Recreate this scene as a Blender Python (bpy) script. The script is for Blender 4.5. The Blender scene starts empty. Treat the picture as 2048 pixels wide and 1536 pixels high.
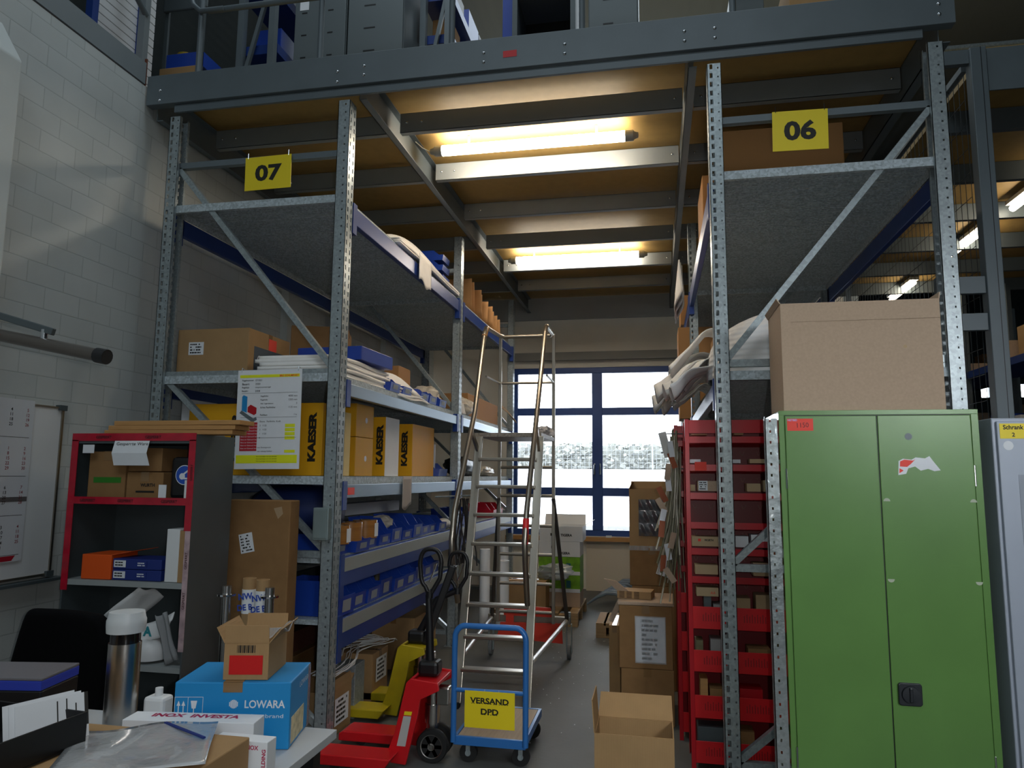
import bpy, bmesh, math, random
from mathutils import Vector, Matrix
random.seed(7)
PI = math.pi
S = bpy.context.scene
COL = S.collection
# ------------------------------------------------------------------ camera
f_px, pitch, yaw, roll = 1447.0, math.radians(7.19), math.radians(11.28), math.radians(0.48)
F = Vector((-math.sin(yaw)*math.cos(pitch), math.cos(yaw)*math.cos(pitch), math.sin(pitch)))
R0 = Vector((math.cos(yaw), math.sin(yaw), 0)); U0 = R0.cross(F)
Rv = R0*math.cos(roll) + U0*math.sin(roll); Uv = -R0*math.sin(roll) + U0*math.cos(roll)
cd = bpy.data.cameras.new('camera'); cam = bpy.data.objects.new('camera', cd); COL.objects.link(cam)
cd.sensor_width = 36; cd.lens = f_px/2048*36; cd.clip_start = 0.05; cd.clip_end = 200
m = Matrix((Rv, Uv, -F)).transposed().to_4x4(); m.translation = (0, 0, 1.6); cam.matrix_world = m
S.camera = cam
# ------------------------------------------------------------------ world, lights, exposure
w = bpy.data.worlds.new('overcast_sky'); S.world = w; w.use_nodes = True
bg = w.node_tree.nodes['Background']; bg.inputs[0].default_value = (0.86, 0.93, 1.0, 1); bg.inputs[1].default_value = 5.5
S.view_settings.view_transform = 'Standard'; S.view_settings.look = 'None'
S.view_settings.exposure = 0.7; S.view_settings.gamma = 1; S.view_settings.use_curve_mapping = False
def area(name, loc, rot, sx, sy, power, col):
    l = bpy.data.lights.new(name, 'AREA'); l.shape = 'RECTANGLE'; l.size = sx; l.size_y = sy; l.energy = power; l.color = col
    o = bpy.data.objects.new(name, l); COL.objects.link(o); o.location = loc; o.rotation_euler = rot; return o
area('overhead_fill', (-0.8, -2.5, 7.55), (0, 0, 0), 5.0, 3.4, 110, (0.80, 0.92, 1.0))  # added overhead fill above the camera
area('overhead_fill', (-0.8, 4.0, 7.55), (0, 0, 0), 5.0, 2.0, 45, (0.80, 0.92, 1.0))  # added fill to brighten the upper floor
area('overhead_fill', (-0.8, 8.6, 7.55), (0, 0, 0), 5.0, 2.0, 60, (0.80, 0.92, 1.0))  # added fill towards the upstairs back wall
sw = area('side_window_light', (3.6, -3.2, 3.2), (0, 0, 0), 1.6, 1.2, 9, (0.92, 0.96, 1.0)); sw.data.spread = math.radians(46)
sw.rotation_euler = (Vector((0.75, 3.9, 1.0))-Vector((3.6, -3.2, 3.2))).to_track_quat('-Z', 'Y').to_euler()
fl = bpy.data.lights.new('camera_flash', 'POINT'); fl.energy = 24; fl.shadow_soft_size = 0.012; fl.color = (1.0, 0.98, 0.95)
flo = bpy.data.objects.new('camera_flash', fl); COL.objects.link(flo); flo.location = (0.09, -0.01, 1.64)

# ------------------------------------------------------------------ materials
def lin(h):
    h = h.lstrip('#'); r = []
    for i in (0, 2, 4):
        c = int(h[i:i+2], 16)/255; r.append(c/12.92 if c <= .04045 else ((c+.055)/1.055)**2.4)
    return (*r, 1)
MATS = {}
def mat(name, col, rough=.5, metal=0, noise=None, bump=None, emis=0, alpha=1, trans=0, vor=None, coat=0, spec=.5, wave=None):
    if name in MATS: return MATS[name]
    m = bpy.data.materials.new(name); m.use_nodes = True; N = m.node_tree.nodes; L = m.node_tree.links
    b = N['Principled BSDF']; c = lin(col); b.inputs['Base Color'].default_value = c
    b.inputs['Roughness'].default_value = rough; b.inputs['Metallic'].default_value = metal
    b.inputs['Coat Weight'].default_value = coat; b.inputs['Specular IOR Level'].default_value = spec
    tc = N.new('ShaderNodeTexCoord')
    def tex(kind, sc, stretch=None):
        t = N.new(kind); t.inputs['Scale'].default_value = sc
        if stretch:
            mp = N.new('ShaderNodeMapping'); mp.inputs['Scale'].default_value = stretch
            L.new(tc.outputs['Object'], mp.inputs[0]); L.new(mp.outputs[0], t.inputs['Vector'])
        else: L.new(tc.outputs['Object'], t.inputs['Vector'])
        return t
    if noise or vor:
        if vor: t = tex('ShaderNodeTexVoronoi', vor[0]); out = t.outputs['Color']; amt = vor[1]
        else:
            t = tex('ShaderNodeTexNoise', noise[0], noise[2] if len(noise) > 2 else None); t.inputs['Detail'].default_value = 6; out = t.outputs['Fac']; amt = noise[1]
        if vor:
            bw = N.new('ShaderNodeRGBToBW'); L.new(out, bw.inputs[0]); out = bw.outputs[0]
        mr = N.new('ShaderNodeMapRange'); L.new(out, mr.inputs[0]); mr.inputs[1].default_value = .25; mr.inputs[2].default_value = .75
        mr.inputs[3].default_value = 1-amt; mr.inputs[4].default_value = 1+amt
        vm = N.new('ShaderNodeVectorMath'); vm.operation = 'SCALE'; vm.inputs[0].default_value = c[:3]; L.new(mr.outputs[0], vm.inputs['Scale'])
        L.new(vm.outputs[0], b.inputs['Base Color'])
    if bump or wave:
        if wave: t = N.new('ShaderNodeTexWave'); t.inputs['Scale'].default_value = wave[0]; t.bands_direction = wave[2]; L.new(tc.outputs['Object'], t.inputs['Vector']); st = wave[1]; ds = .004
        else: t = tex('ShaderNodeTexNoise', bump[0]); t.inputs['Detail'].default_value = 3; st = bump[1]; ds = .01
        bp = N.new('ShaderNodeBump'); bp.inputs['Strength'].default_value = st; bp.inputs['Distance'].default_value = ds
        L.new(t.outputs['Fac'], bp.inputs['Height']); L.new(bp.outputs[0], b.inputs['Normal'])
    if emis: b.inputs['Emission Color'].default_value = c; b.inputs['Emission Strength'].default_value = emis
    b.inputs['Alpha'].default_value = alpha; b.inputs['Transmission Weight'].default_value = trans
    MATS[name] = m; return m
GALV = mat('galvanised_steel', '#98a2a5', .36, .4, vor=(70, .12), bump=(40, .05))
GALVD = mat('galvanised_decking', '#aab5ba', .55, .05, vor=(80, .2), bump=(30, .1))
GREY = mat('grey_painted_steel', '#626c71', .45, .1, noise=(6, .06))
BLUE = mat('blue_painted_steel', '#1c3a80', .4, .1, noise=(5, .08))
BLUEF = mat('blue_window_frame', '#274a8f', .4, 0, noise=(5, .05))
RED = mat('red_painted_steel', '#b3101f', .3, .05, noise=(6, .06))
RED2 = mat('truck_red_paint', '#d01820', .35, .05, noise=(7, .08))
GREEN = mat('green_painted_steel', '#58803f', .3, .05, noise=(3.5, .09), bump=(60, .02), coat=.3)
CARD = mat('cardboard', '#a3835c', .8, 0, noise=(9, .07), wave=(60, .12, 'X'), spec=.2)
CARD2 = mat('pale_cardboard', '#b59e88', .8, 0, noise=(90, .06), spec=.2)
CARD3 = mat('dark_cardboard', '#8c6a45', .85, 0, noise=(12, .1), spec=.2)
BOARD = mat('chipboard_floor', '#a0834e', .6, 0, noise=(14, .08), spec=.3)
WOOD = mat('plywood', '#b98a54', .65, 0, noise=(8, .14, (1, 14, 14)))
WOODP = mat('pallet_wood', '#a2855f', .8, 0, noise=(6, .2, (1, 12, 12)))
WHITE = mat('white_paper', '#dfe2e6', .7, 0, noise=(20, .02))
WHITEP = mat('white_plastic', '#dddfe0', .4)
WALL = mat('whitewashed_block', '#c3c8c6', .85, 0, noise=(2.2, .09))
BEIGE = mat('beige_wall_panel', '#e4ded2', .8, 0, noise=(3, .05))
DARK = mat('dark_grey_steel', '#4c5558', .45, .1, noise=(4, .08))
BLACK = mat('black_plastic', '#101012', .45)
BLACKR = mat('black_rubber', '#161616', .75)
FABRIC = mat('black_fabric', '#0b0b0d', .95, 0, bump=(300, .2), spec=.1)
YEL = mat('yellow_sign_plastic', '#ecd318', .5)
KYEL = mat('yellow_printed_carton', '#e2a60c', .55, 0, noise=(5, .04))
INK = mat('black_ink', '#15130f', .6)
BIN = mat('blue_bin_plastic', '#1b3f9e', .4, 0, noise=(4, .06))
REDBIN = mat('red_bin_plastic', '#c01028', .35)
STEEL = mat('brushed_stainless', '#b9b6b2', .26, 1)
ALU = mat('aluminium_tube', '#a9a296', .33, .95)
CHROME = mat('polished_steel', '#c9ccd0', .12, 1)
FOAM = mat('white_foam_sheet', '#eeece9', .9, 0, noise=(10, .05), bump=(25, .15))
TAPE = mat('brown_packing_tape', '#8a6a45', .15, 0, coat=.8)
TAPER = mat('red_barrier_tape', '#b20f2c', .2, 0, noise=(14, .25), coat=.4)
CLEAR = mat('clear_plastic_film', '#d9dde0', .12, 0, alpha=.38, bump=(14, .8), coat=1)
CBLUE = mat('cyan_blue_carton', '#1587c6', .5)
TBLUE = mat('trolley_blue_paint', '#2f6fb5', .35, .05)
ORANGE = mat('orange_carton', '#e2560e', .6)
DBLUE = mat('dark_blue_carton', '#1b2f78', .5)
REDST = mat('red_sticker', '#e8321c', .5)
TARP = mat('navy_tarpaulin', '#15285c', .6, 0, bump=(8, .3))
SLATE = mat('dark_slate_label', '#3a4754', .6)
LGREEN = mat('lime_green_carton', '#6fa51e', .6, 0, noise=(16, .35))
DESK = mat('light_grey_laminate', '#b4b8bb', .5)
LAV = mat('pale_grey_blue_steel', '#98a0ad', .4, .1, noise=(3, .04))
OLIVE = mat('olive_strapping', '#6f6a4c', .35, 0, noise=(20, .3))
MESHM = mat('dark_mesh_wire', '#3b4144', .5, .3)
YTRUCK = mat('yellow_truck_paint', '#b8a410', .5, 0, noise=(8, .15))
RUST = mat('rust_brown_steel', '#6b3a26', .8, 0, noise=(10, .3))
ROOF = mat('corrugated_roof_sheet', '#8e9698', .6, .1, wave=(2.2, .6, 'X'))
LEATHER = mat('blue_metal_drawer', '#2a3fae', .4)

# ------------------------------------------------------------------ mesh builder
class MB:
    def __init__(s): s.v = []; s.f = []; s.k = []
    def add(s, vs, fs, k=0):
        o = len(s.v); s.v += [tuple(p) for p in vs]; s.f += [[i+o for i in q] for q in fs]; s.k += [k]*len(fs); return s
    def box(s, x0, x1, y0, y1, z0, z1, k=0):
        return s.add([(x0,y0,z0),(x1,y0,z0),(x1,y1,z0),(x0,y1,z0),(x0,y0,z1),(x1,y0,z1),(x1,y1,z1),(x0,y1,z1)],
                     [(0,3,2,1),(4,5,6,7),(0,1,5,4),(1,2,6,5),(2,3,7,6),(3,0,4,7)], k)
    def cbox(s, c, d, M=None, k=0):
        t = MB().box(-d[0]/2, d[0]/2, -d[1]/2, d[1]/2, -d[2]/2, d[2]/2)
        M = M.to_4x4() if M is not None else Matrix()
        return s.add([Vector(c)+(M @ Vector(p)) for p in t.v], t.f, k)
    def bar(s, a, b, w, h, up=(0,0,1), k=0):
        a = Vector(a); b = Vector(b); d = (b-a); L = d.length; d.normalize(); up = Vector(up)
        x = up.cross(d)
        if x.length < 1e-4: x = Vector((1,0,0)).cross(d)
        x.normalize(); z = d.cross(x)
        return s.cbox((a+b)/2, (w, L, h), Matrix((x, d, z)).transposed(), k)
    def tube(s, pts, r, n=10, k=0, cap=True, closed=False):
        P = [Vector(p) for p in pts]; rs = r if isinstance(r, (list, tuple)) else [r]*len(P)
        vs = []; fs = []; ref = None
        for i, p in enumerate(P):
            if closed: t = (P[(i+1) % len(P)]-P[i-1])
            else: t = (P[min(i+1, len(P)-1)]-P[max(i-1, 0)])
            t.normalize()
            if ref is None: ref = Vector((0,0,1)) if abs(t.z) < .9 else Vector((1,0,0))
            x = ref.cross(t); x.normalize(); y = t.cross(x); ref = y
            for j in range(n):
                a = 2*PI*j/n; vs.append(p+x*rs[i]*math.cos(a)+y*rs[i]*math.sin(a))
        m = len(P)
        for i in range(m if closed else m-1):
            for j in range(n):
                a, b = i*n+j, i*n+(j+1) % n; c, d = ((i+1) % m)*n+(j+1) % n, ((i+1) % m)*n+j
                fs.append((a, b, c, d))
        if cap and not closed: fs += [tuple(range(n-1, -1, -1)), tuple((m-1)*n+j for j in range(n))]
        return s.add(vs, fs, k)
    def lathe(s, prof, n=20, c=(0,0,0), M=None, k=0):
        vs = []; fs = []; M = M.to_4x4() if M is not None else Matrix()
        for r, z in prof:
            for j in range(n):
                a = 2*PI*j/n; vs.append(Vector(c)+(M @ Vector((r*math.cos(a), r*math.sin(a), z))))
        for i in range(len(prof)-1):
            for j in range(n): fs.append((i*n+j, i*n+(j+1) % n, (i+1)*n+(j+1) % n, (i+1)*n+j))
        if prof[0][0] > 1e-5: fs.append(tuple(range(n-1, -1, -1)))
        if prof[-1][0] > 1e-5: fs.append(tuple((len(prof)-1)*n+j for j in range(n)))
        return s.add(vs, fs, k)
    def prism(s, pts, a0, a1, ax='Y', k=0):
        def mk(p, a): return {'X': (a, p[0], p[1]), 'Y': (p[0], a, p[1]), 'Z': (p[0], p[1], a)}[ax]
        n = len(pts); vs = [mk(p, a0) for p in pts]+[mk(p, a1) for p in pts]
        return s.add(vs, [tuple(range(n)), tuple(range(2*n-1, n-1, -1))]+[(i, (i+1) % n, n+(i+1) % n, n+i) for i in range(n)], k)
    def grid(s, fn, nu, nv, k=0):
        vs = [fn(i/nu, j/nv) for i in range(nu+1) for j in range(nv+1)]
        return s.add(vs, [(i*(nv+1)+j, (i+1)*(nv+1)+j, (i+1)*(nv+1)+j+1, i*(nv+1)+j+1) for i in range(nu) for j in range(nv)], k)
    def text(s, txt, h, M, w=None, bold=.0, k=0, align='CENTER'):
        key = (txt, bold, align)
        if key not in TXT:
            c = bpy.data.curves.new('t', 'FONT'); c.body = txt; c.size = 1; c.offset = bold; c.resolution_u = 3
            c.align_x = align; c.align_y = 'CENTER'
            o = bpy.data.objects.new('t', c); COL.objects.link(o); bpy.context.view_layer.update()
            me = o.to_mesh(); TXT[key] = ([v.co.copy() for v in me.vertices], [tuple(p.vertices) for p in me.polygons])
            o.to_mesh_clear(); bpy.data.objects.remove(o); bpy.data.curves.remove(c)
        vs, fs = TXT[key]
        if not vs: return s
        x0 = min(v.x for v in vs); x1 = max(v.x for v in vs); y0 = min(v.y for v in vs); y1 = max(v.y for v in vs)
        sy = h/(y1-y0); sx = w/(x1-x0) if w else sy; cy = (y0+y1)/2
        return s.add([M @ Vector((v.x*sx, (v.y-cy)*sy, 0)) for v in vs], fs, k)
    def build(s, name, mats, parent=None, bevel=0, smooth=None, solid=0, recalc=True, subsurf=0):
        me = bpy.data.meshes.new(name); me.from_pydata(s.v, [], s.f)
        mats = mats if isinstance(mats, (list, tuple)) else [mats]
        for q in mats: me.materials.append(q)
        me.polygons.foreach_set('material_index', s.k)
        if recalc and not solid:
            b = bmesh.new(); b.from_mesh(me); bmesh.ops.recalc_face_normals(b, faces=b.faces); b.to_mesh(me); b.free()
        if smooth:
            me.polygons.foreach_set('use_smooth', [True]*len(me.polygons)); me.set_sharp_from_angle(angle=math.radians(smooth))
        me.update()
        o = bpy.data.objects.new(name, me); COL.objects.link(o)
        if parent: o.parent = parent
        if solid: q = o.modifiers.new('s', 'SOLIDIFY'); q.thickness = solid; q.offset = 0
        if subsurf: q = o.modifiers.new('u', 'SUBSURF'); q.levels = q.render_levels = subsurf
        if bevel: q = o.modifiers.new('b', 'BEVEL'); q.width = bevel; q.segments = 2; q.limit_method = 'ANGLE'
        return o
TXT = {}
def FR(loc, rz=0, spin=0, tilt=90):   # frame for lettering: faces -Y when rz=0, +X when rz=90, -X when rz=-90; tilt 0 lies flat
    return Matrix.Translation(loc) @ Matrix.Rotation(math.radians(rz), 4, 'Z') @ Matrix.Rotation(math.radians(tilt), 4, 'X') @ Matrix.Rotation(math.radians(spin), 4, 'Z')
def tag(o, label, cat, group=None, kind=None):
    o['label'] = label; o['category'] = cat
    if group: o['group'] = group
    if kind: o['kind'] = kind
    return o
def struct(o): o['kind'] = 'structure'; return o
def thing(name, label, cat, loc=(0,0,0), rz=0, group=None, kind=None):
    o = bpy.data.objects.new(name, None); COL.objects.link(o); o.location = loc; o.rotation_euler = (0,0,math.radians(rz)); o.empty_display_size = .1
    return tag(o, label, cat, group, kind)
def place(o, loc, rz=0, rx=0, ry=0): o.location = loc; o.rotation_euler = (math.radians(rx), math.radians(ry), math.radians(rz)); return o
def copytree(r, loc, rz, label=None, group=None):
    c = r.copy(); COL.objects.link(c); c.location = loc; c.rotation_euler = (0,0,math.radians(rz))
    if label: c['label'] = label
    if group: c['group'] = group
    for ch in list(r.children):
        d = ch.copy(); COL.objects.link(d); d.parent = c
        for g in list(ch.children): e = g.copy(); COL.objects.link(e); e.parent = d
    return c
def sticker(parent, loc, w, h, rz=0, mt=None, lines=0, spin=0, tilt=90, name='paper_label', off=.0015, lab=None, ink=None, margin=.1, thick=.0012):
    M = FR(loc, rz, spin, tilt); t = MB().box(-w/2, w/2, -h/2, h/2, off-thick, off)
    p = MB().add([M @ Vector(v) for v in t.v], t.f).build(name, mt or WHITE, parent)
    if lab: p['label'] = lab
    if lines:
        q = MB(); rr = random.Random(int(w*1e4)+lines)
        for i in range(lines):
            y = h/2-h*(i+.8)/(lines+.6); x = -w/2+w*margin
            while x < w/2-w*margin:
                d = w*rr.uniform(.05, .2)
                if x+d > w/2-w*margin or rr.random() < .22: x += d; continue
                hh = h/(lines+.6)*.25; t = MB().box(x, x+d, y-hh, y+hh, off, off+.0006); q.add([M @ Vector(v) for v in t.v], t.f); x += d+w*.025
        q.build('print', ink or INK, p)
    return p
def carton(label, x0, x1, y0, y1, z0, z1, mt=None, rz=0, name='carton', cat='box', tape=True, group=None, bevel=.004):
    cx, cy = (x0+x1)/2, (y0+y1)/2; a, b, h = (x1-x0)/2, (y1-y0)/2, z1-z0
    r = thing(name, label, cat, (cx, cy, z0), rz, group)
    MB().box(-a, a, -b, b, 0, h).build('body', mt or CARD, r, bevel=bevel)
    if tape:
        wd = min(.025, min(a, b)*.4)
        if a > b: MB().box(-a-.001, a+.001, -wd, wd, h-.05 if h > .1 else h*.5, h+.001).build('tape', TAPE, r)
        else: MB().box(-wd, wd, -b-.001, b+.001, h-.05 if h > .1 else h*.5, h+.001).build('tape', TAPE, r)
    return r
def openbox(label, x0, x1, y0, y1, z0, z1, mt=None, rz=0, flaps=(20, 20, 20, 20), fl=.12, name='open_carton', t=.006, group=None):
    cx, cy = (x0+x1)/2, (y0+y1)/2; a, b, h = (x1-x0)/2, (y1-y0)/2, z1-z0
    r = thing(name, label, 'box', (cx, cy, z0), rz, group)
    MB().box(-a, a, -b, b, 0, t).box(-a, a, -b, -b+t, t, h).box(-a, a, b-t, b, t, h).box(-a, -a+t, -b+t, b-t, t, h).box(a-t, a, -b+t, b-t, t, h).build('body', mt or CARD, r)
    # flaps front(-y), right(+x), back(+y), left(-x): angle from horizontal outward, 90 = straight up
    for i, an in enumerate(flaps):
        if an is None: continue
        an = math.radians(an); c, s_ = math.cos(an)*fl, math.sin(an)*fl
        e = {0: ((-a, -b, h), (a, -b, h), (0, -c, s_)), 1: ((a, -b, h), (a, b, h), (c, 0, s_)), 2: ((a, b, h), (-a, b, h), (0, c, s_)), 3: ((-a, b, h), (-a, -b, h), (-c, 0, s_))}[i]
        p, q, d = Vector(e[0]), Vector(e[1]), Vector(e[2]); g = (q-p)*.01
        MB().add([p, q, q+d-g, p+d+g], [(0,1,2,3)]).build('flap', mt or CARD, r, solid=t*.8)
    return r
exec_order = None
# ------------------------------------------------------------------ setting
YB = 10.6
o = MB().box(-8, 14, -6, 24, -.1, 0).build('floor', mat('concrete_floor', '#5f605d', .65, 0, noise=(1.6, .16), bump=(30, .1))); struct(o)
def specks():
    b = MB(); r = random.Random(3)
    for i in range(160):
        x = r.uniform(-1.2, .2); y = r.uniform(4.4, 8.5); q = r.uniform(.002, .007)
        b.box(x, x+q, y, y+q*1.4, 0.0005, .003)
    o = b.build('dust_scraps', WHITEP); tag(o, 'tiny white scraps scattered over the grey aisle floor', 'litter', kind='stuff')
specks()
def block_mat(name, rz):
    m = bpy.data.materials.new(name); m.use_nodes = True; N = m.node_tree.nodes; L = m.node_tree.links; b = N['Principled BSDF']
    tc = N.new('ShaderNodeTexCoord'); sp = N.new('ShaderNodeSeparateXYZ'); cb = N.new('ShaderNodeCombineXYZ'); L.new(tc.outputs['Object'], sp.inputs[0])
    L.new(sp.outputs['Y' if rz else 'X'], cb.inputs[0]); L.new(sp.outputs['Z'], cb.inputs[1])
    br = N.new('ShaderNodeTexBrick'); L.new(cb.outputs[0], br.inputs['Vector']); br.inputs['Scale'].default_value = 1
    br.inputs['Brick Width'].default_value = .25; br.inputs['Row Height'].default_value = .125; br.inputs['Mortar Size'].default_value = .004
    br.inputs['Mortar Smooth'].default_value = .4
    br.inputs['Color1'].default_value = lin('#c6cac8'); br.inputs['Color2'].default_value = lin('#bfc4c2'); br.inputs['Mortar'].default_value = lin('#b1b6b4')
    n = N.new('ShaderNodeTexNoise'); n.inputs['Scale'].default_value = 1.3; n.inputs['Detail'].default_value = 8; L.new(tc.outputs['Object'], n.inputs['Vector'])
    mr = N.new('ShaderNodeMapRange'); L.new(n.outputs['Fac'], mr.inputs[0]); mr.inputs[1].default_value = .3; mr.inputs[2].default_value = .7; mr.inputs[3].default_value = .84; mr.inputs[4].default_value = 1.05
    mx = N.new('ShaderNodeVectorMath'); mx.operation = 'SCALE'; L.new(br.outputs['Color'], mx.inputs[0]); L.new(mr.outputs[0], mx.inputs['Scale']); L.new(mx.outputs[0], b.inputs['Base Color'])
    bp = N.new('ShaderNodeBump'); bp.inputs['Strength'].default_value = .3; bp.inputs['Distance'].default_value = .004; bp.invert = True
    L.new(br.outputs['Fac'], bp.inputs['Height']); L.new(bp.outputs[0], b.inputs['Normal']); b.inputs['Roughness'].default_value = .85
    return m
BLKX = block_mat('painted_blockwork_side', 1); BLKY = block_mat('painted_blockwork_end', 0)
struct(MB().box(-3.65, -3.35, -6, YB, 0, 4.19).build('wall_left', BLKX))
for y in (5.95, 8.4): struct(MB().box(-3.35, -3.28, y, y+.28, 0, 4.1).build('trim_1', WALL))
# end wall with the window opening
WX0, WX1, WZ0, WZ1 = -2.12, .44, .74, 3.2
b = MB(); b.box(-3.35, WX0, YB, YB+.25, 0, 8); b.box(WX1, 2.6, YB, YB+.25, 0, 8); b.box(WX0, WX1, YB, YB+.25, 0, WZ0); b.box(WX0, WX1, YB, YB+.25, 3.42, 8); b.box(WX0, WX1, YB+.05, YB+.25, WZ1, 3.42)
struct(b.build('wall_back', BEIGE))
struct(MB().box(WX0-.05, WX1+.05, YB-.06, YB+.001, 3.3, 3.42).build('trim_2', mat('grey_lintel', '#8d8c88', .7)))
struct(MB().box(WX0-.05, WX1+.05, YB-.12, YB+.04, .68, .735).build('trim_3', WOOD))
win = struct(bpy.data.objects.new('window_1', None)); COL.objects.link(win)
b = MB(); y0, y1 = YB+.06, YB+.13; fw = .085
b.box(WX0, WX1, y0, y1, WZ0, WZ0+fw); b.box(WX0, WX1, y0, y1, WZ1-fw, WZ1); b.box(WX0, WX0+fw, y0, y1, WZ0+fw, WZ1-fw); b.box(WX1-fw, WX1, y0, y1, WZ0+fw, WZ1-fw)
b.build('window_frame', BLUEF, win, bevel=.005)
MB().box(-.92, -.77, y0-.01, y1, WZ0+fw, WZ1-fw).build('mullion', BLUEF, win, bevel=.005)
for x0, x1 in ((WX0+fw, -.92), (-.77, WX1-fw)):
    MB().box(x0, x1, y0+.002, y1-.01, 2.49, 2.6).build('transom', BLUEF, win); MB().box(x0, x1, y0+.002, y1-.01, 1.31, 1.43).build('transom', BLUEF, win)
def glass_mat():
    m = bpy.data.materials.new('window_glass'); m.use_nodes = True; N = m.node_tree.nodes; L = m.node_tree.links; N.clear()
    o = N.new('ShaderNodeOutputMaterial'); a = N.new('ShaderNodeBsdfTransparent'); g = N.new('ShaderNodeBsdfGlossy'); g.inputs['Roughness'].default_value = .02
    x = N.new('ShaderNodeMixShader'); x.inputs[0].default_value = .06; L.new(a.outputs[0], x.inputs[1]); L.new(g.outputs[0], x.inputs[2]); L.new(x.outputs[0], o.inputs[0]); return m
MB().box(WX0+fw, WX1-fw, YB+.092, YB+.098, WZ0+fw, WZ1-fw).build('pane', glass_mat(), win)
for x in (-.885, -.805):
    b = MB(); b.box(x-.012, x+.012, y0-.02, y0-.01, 1.62, 1.78).tube([(x, y0-.02, 1.76), (x, y0-.06, 1.76), (x, y0-.06, 1.62)], .011, 8); b.build('window_handle', CHROME, win, smooth=40)
# hall envelope
struct(MB().box(-8, 14, -6, 24, 7.7, 7.8).build('ceiling', ROOF))
struct(MB().box(-8.2, -8, -6, 24, 0, 7.8).build('wall_far_left', ROOF)); struct(MB().box(-8, 14, -6.2, -6, 0, 7.8).build('wall_front', WALL))
struct(MB().box(-8, -3.36, YB+.1, YB+.3, 0, 7.8).build('wall_back_left', ROOF))
b = MB(); b.box(14, 14.2, -6, 24, 0, 7.8); struct(b.build('wall_right', ROOF))
b = MB(); b.box(2.6, 2.8, YB, 24, 0, 7.8); struct(b.build('wall_return', ROOF))
b = MB(); b.box(2.8, 14, 24, 24.2, 0, 4.04); b.box(2.8, 14, 24, 24.2, 5.0, 7.8)
xs = [2.8, 9.24, 9.40, 9.62, 9.90, 10.5, 10.9, 14]
for i in range(0, 7, 2): b.box(xs[i], xs[i+1], 24, 24.2, 4.04, 5.0)
b.box(9.24, 9.40, 24, 24.2, 4.43, 4.62).box(9.62, 9.90, 24, 24.2, 4.43, 4.62).box(10.5, 10.9, 24, 24.2, 4.43, 4.62); struct(b.build('wall_far_back', DARK))
struct(MB().box(-3.65, -3.36, -6, YB, 4.19, 4.2).build('trim_4', RUST))
# outside
o = MB().box(-30, 25, YB+.3, 60, -.2, -.1).build('yard_ground', mat('snowy_yard', '#e4e6ea', .9, 0, noise=(.8, .08))); struct(o)
def hedge():
    b = MB(); r = random.Random(5)
    for i in range(2600):
        x = r.uniform(-12, 5); z = r.uniform(1.9, 3.1); y = 34+r.uniform(-.4, .4); q = r.uniform(.12, .3)
        b.cbox((x, y, z), (q, .02, q*.6), Matrix.Rotation(r.uniform(0, 3), 3, (r.random(), r.random(), r.random()+.1)))
    b.box(-12, 5, 33.9, 34.3, 1.9, 3.0)
    o = b.build('hedge', mat('frosted_hedge', '#92948e', .9)); tag(o, 'pale frosted hedge beyond the wire fence outside the window', 'hedge', kind='stuff')
hedge()
struct(MB().box(-30, 25, 33, 60, -.1, 1.9).build('yard_bank', MATS['snowy_yard']))
t = thing('wire_fence', 'thin wire mesh fence in the bright yard outside the window', 'fence', (-3.5, 33.1, 1.9))
b = MB()
for i in range(46): b.box(-4.5+i*.2, -4.49+i*.2, 0, .01, 0, 1.5)
for i in range(8): b.box(-4.5, 4.5, 0, .01, .1+i*.19, .108+i*.19)
b.build('mesh_panel', mat('pale_fence_wire', '#a5aaae', .6, .3), t)
for i in range(4): MB().box(-4.5+i*2.6, -4.44+i*2.6, .01, .07, 0, 1.6).build('fence_post', MATS['pale_fence_wire'], t)
r_ = thing('flat_roofed_shed', 'pale flat roofed shed in the distance through the window', 'building', (4.5, 48, 1.9))
MB().box(-7, 7, 0, 6, 0, 6.8).build('wall', mat('pale_shed_wall', '#eceef0', .9), r_); MB().box(-7.3, 7.3, -.3, 6.2, 6.8, 7.2).build('roof', mat('pale_shed_roof', '#b7c4cc', .9), r_)

# ------------------------------------------------------------------ racks and mezzanine
Y0 = 4.08
def perf(b, o, u, n, width, cols, pitch, hh, z0, z1, t=.003):
    # o origin (x,y) ; u,n unit 2-tuples; slots in columns cut out of a thin sheet
    def bx(a0, a1, za, zb):
        xs = [o[0]+u[0]*a0, o[0]+u[0]*a1, o[0]+u[0]*a0+n[0]*t, o[0]+u[0]*a1+n[0]*t]; ys = [o[1]+u[1]*a0, o[1]+u[1]*a1, o[1]+u[1]*a0+n[1]*t, o[1]+u[1]*a1+n[1]*t]
        b.box(min(xs), max(xs), min(ys), max(ys), za, zb)
    e = 0
    for c0, c1 in cols: bx(e, c0, z0, z1); e = c1
    bx(e, width, z0, z1)
    for c0, c1 in cols:
        z = z0
        while z < z1-pitch: bx(c0, c1, z+hh, z+pitch); z += pitch
        bx(c0, c1, z+hh, z1)
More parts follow.
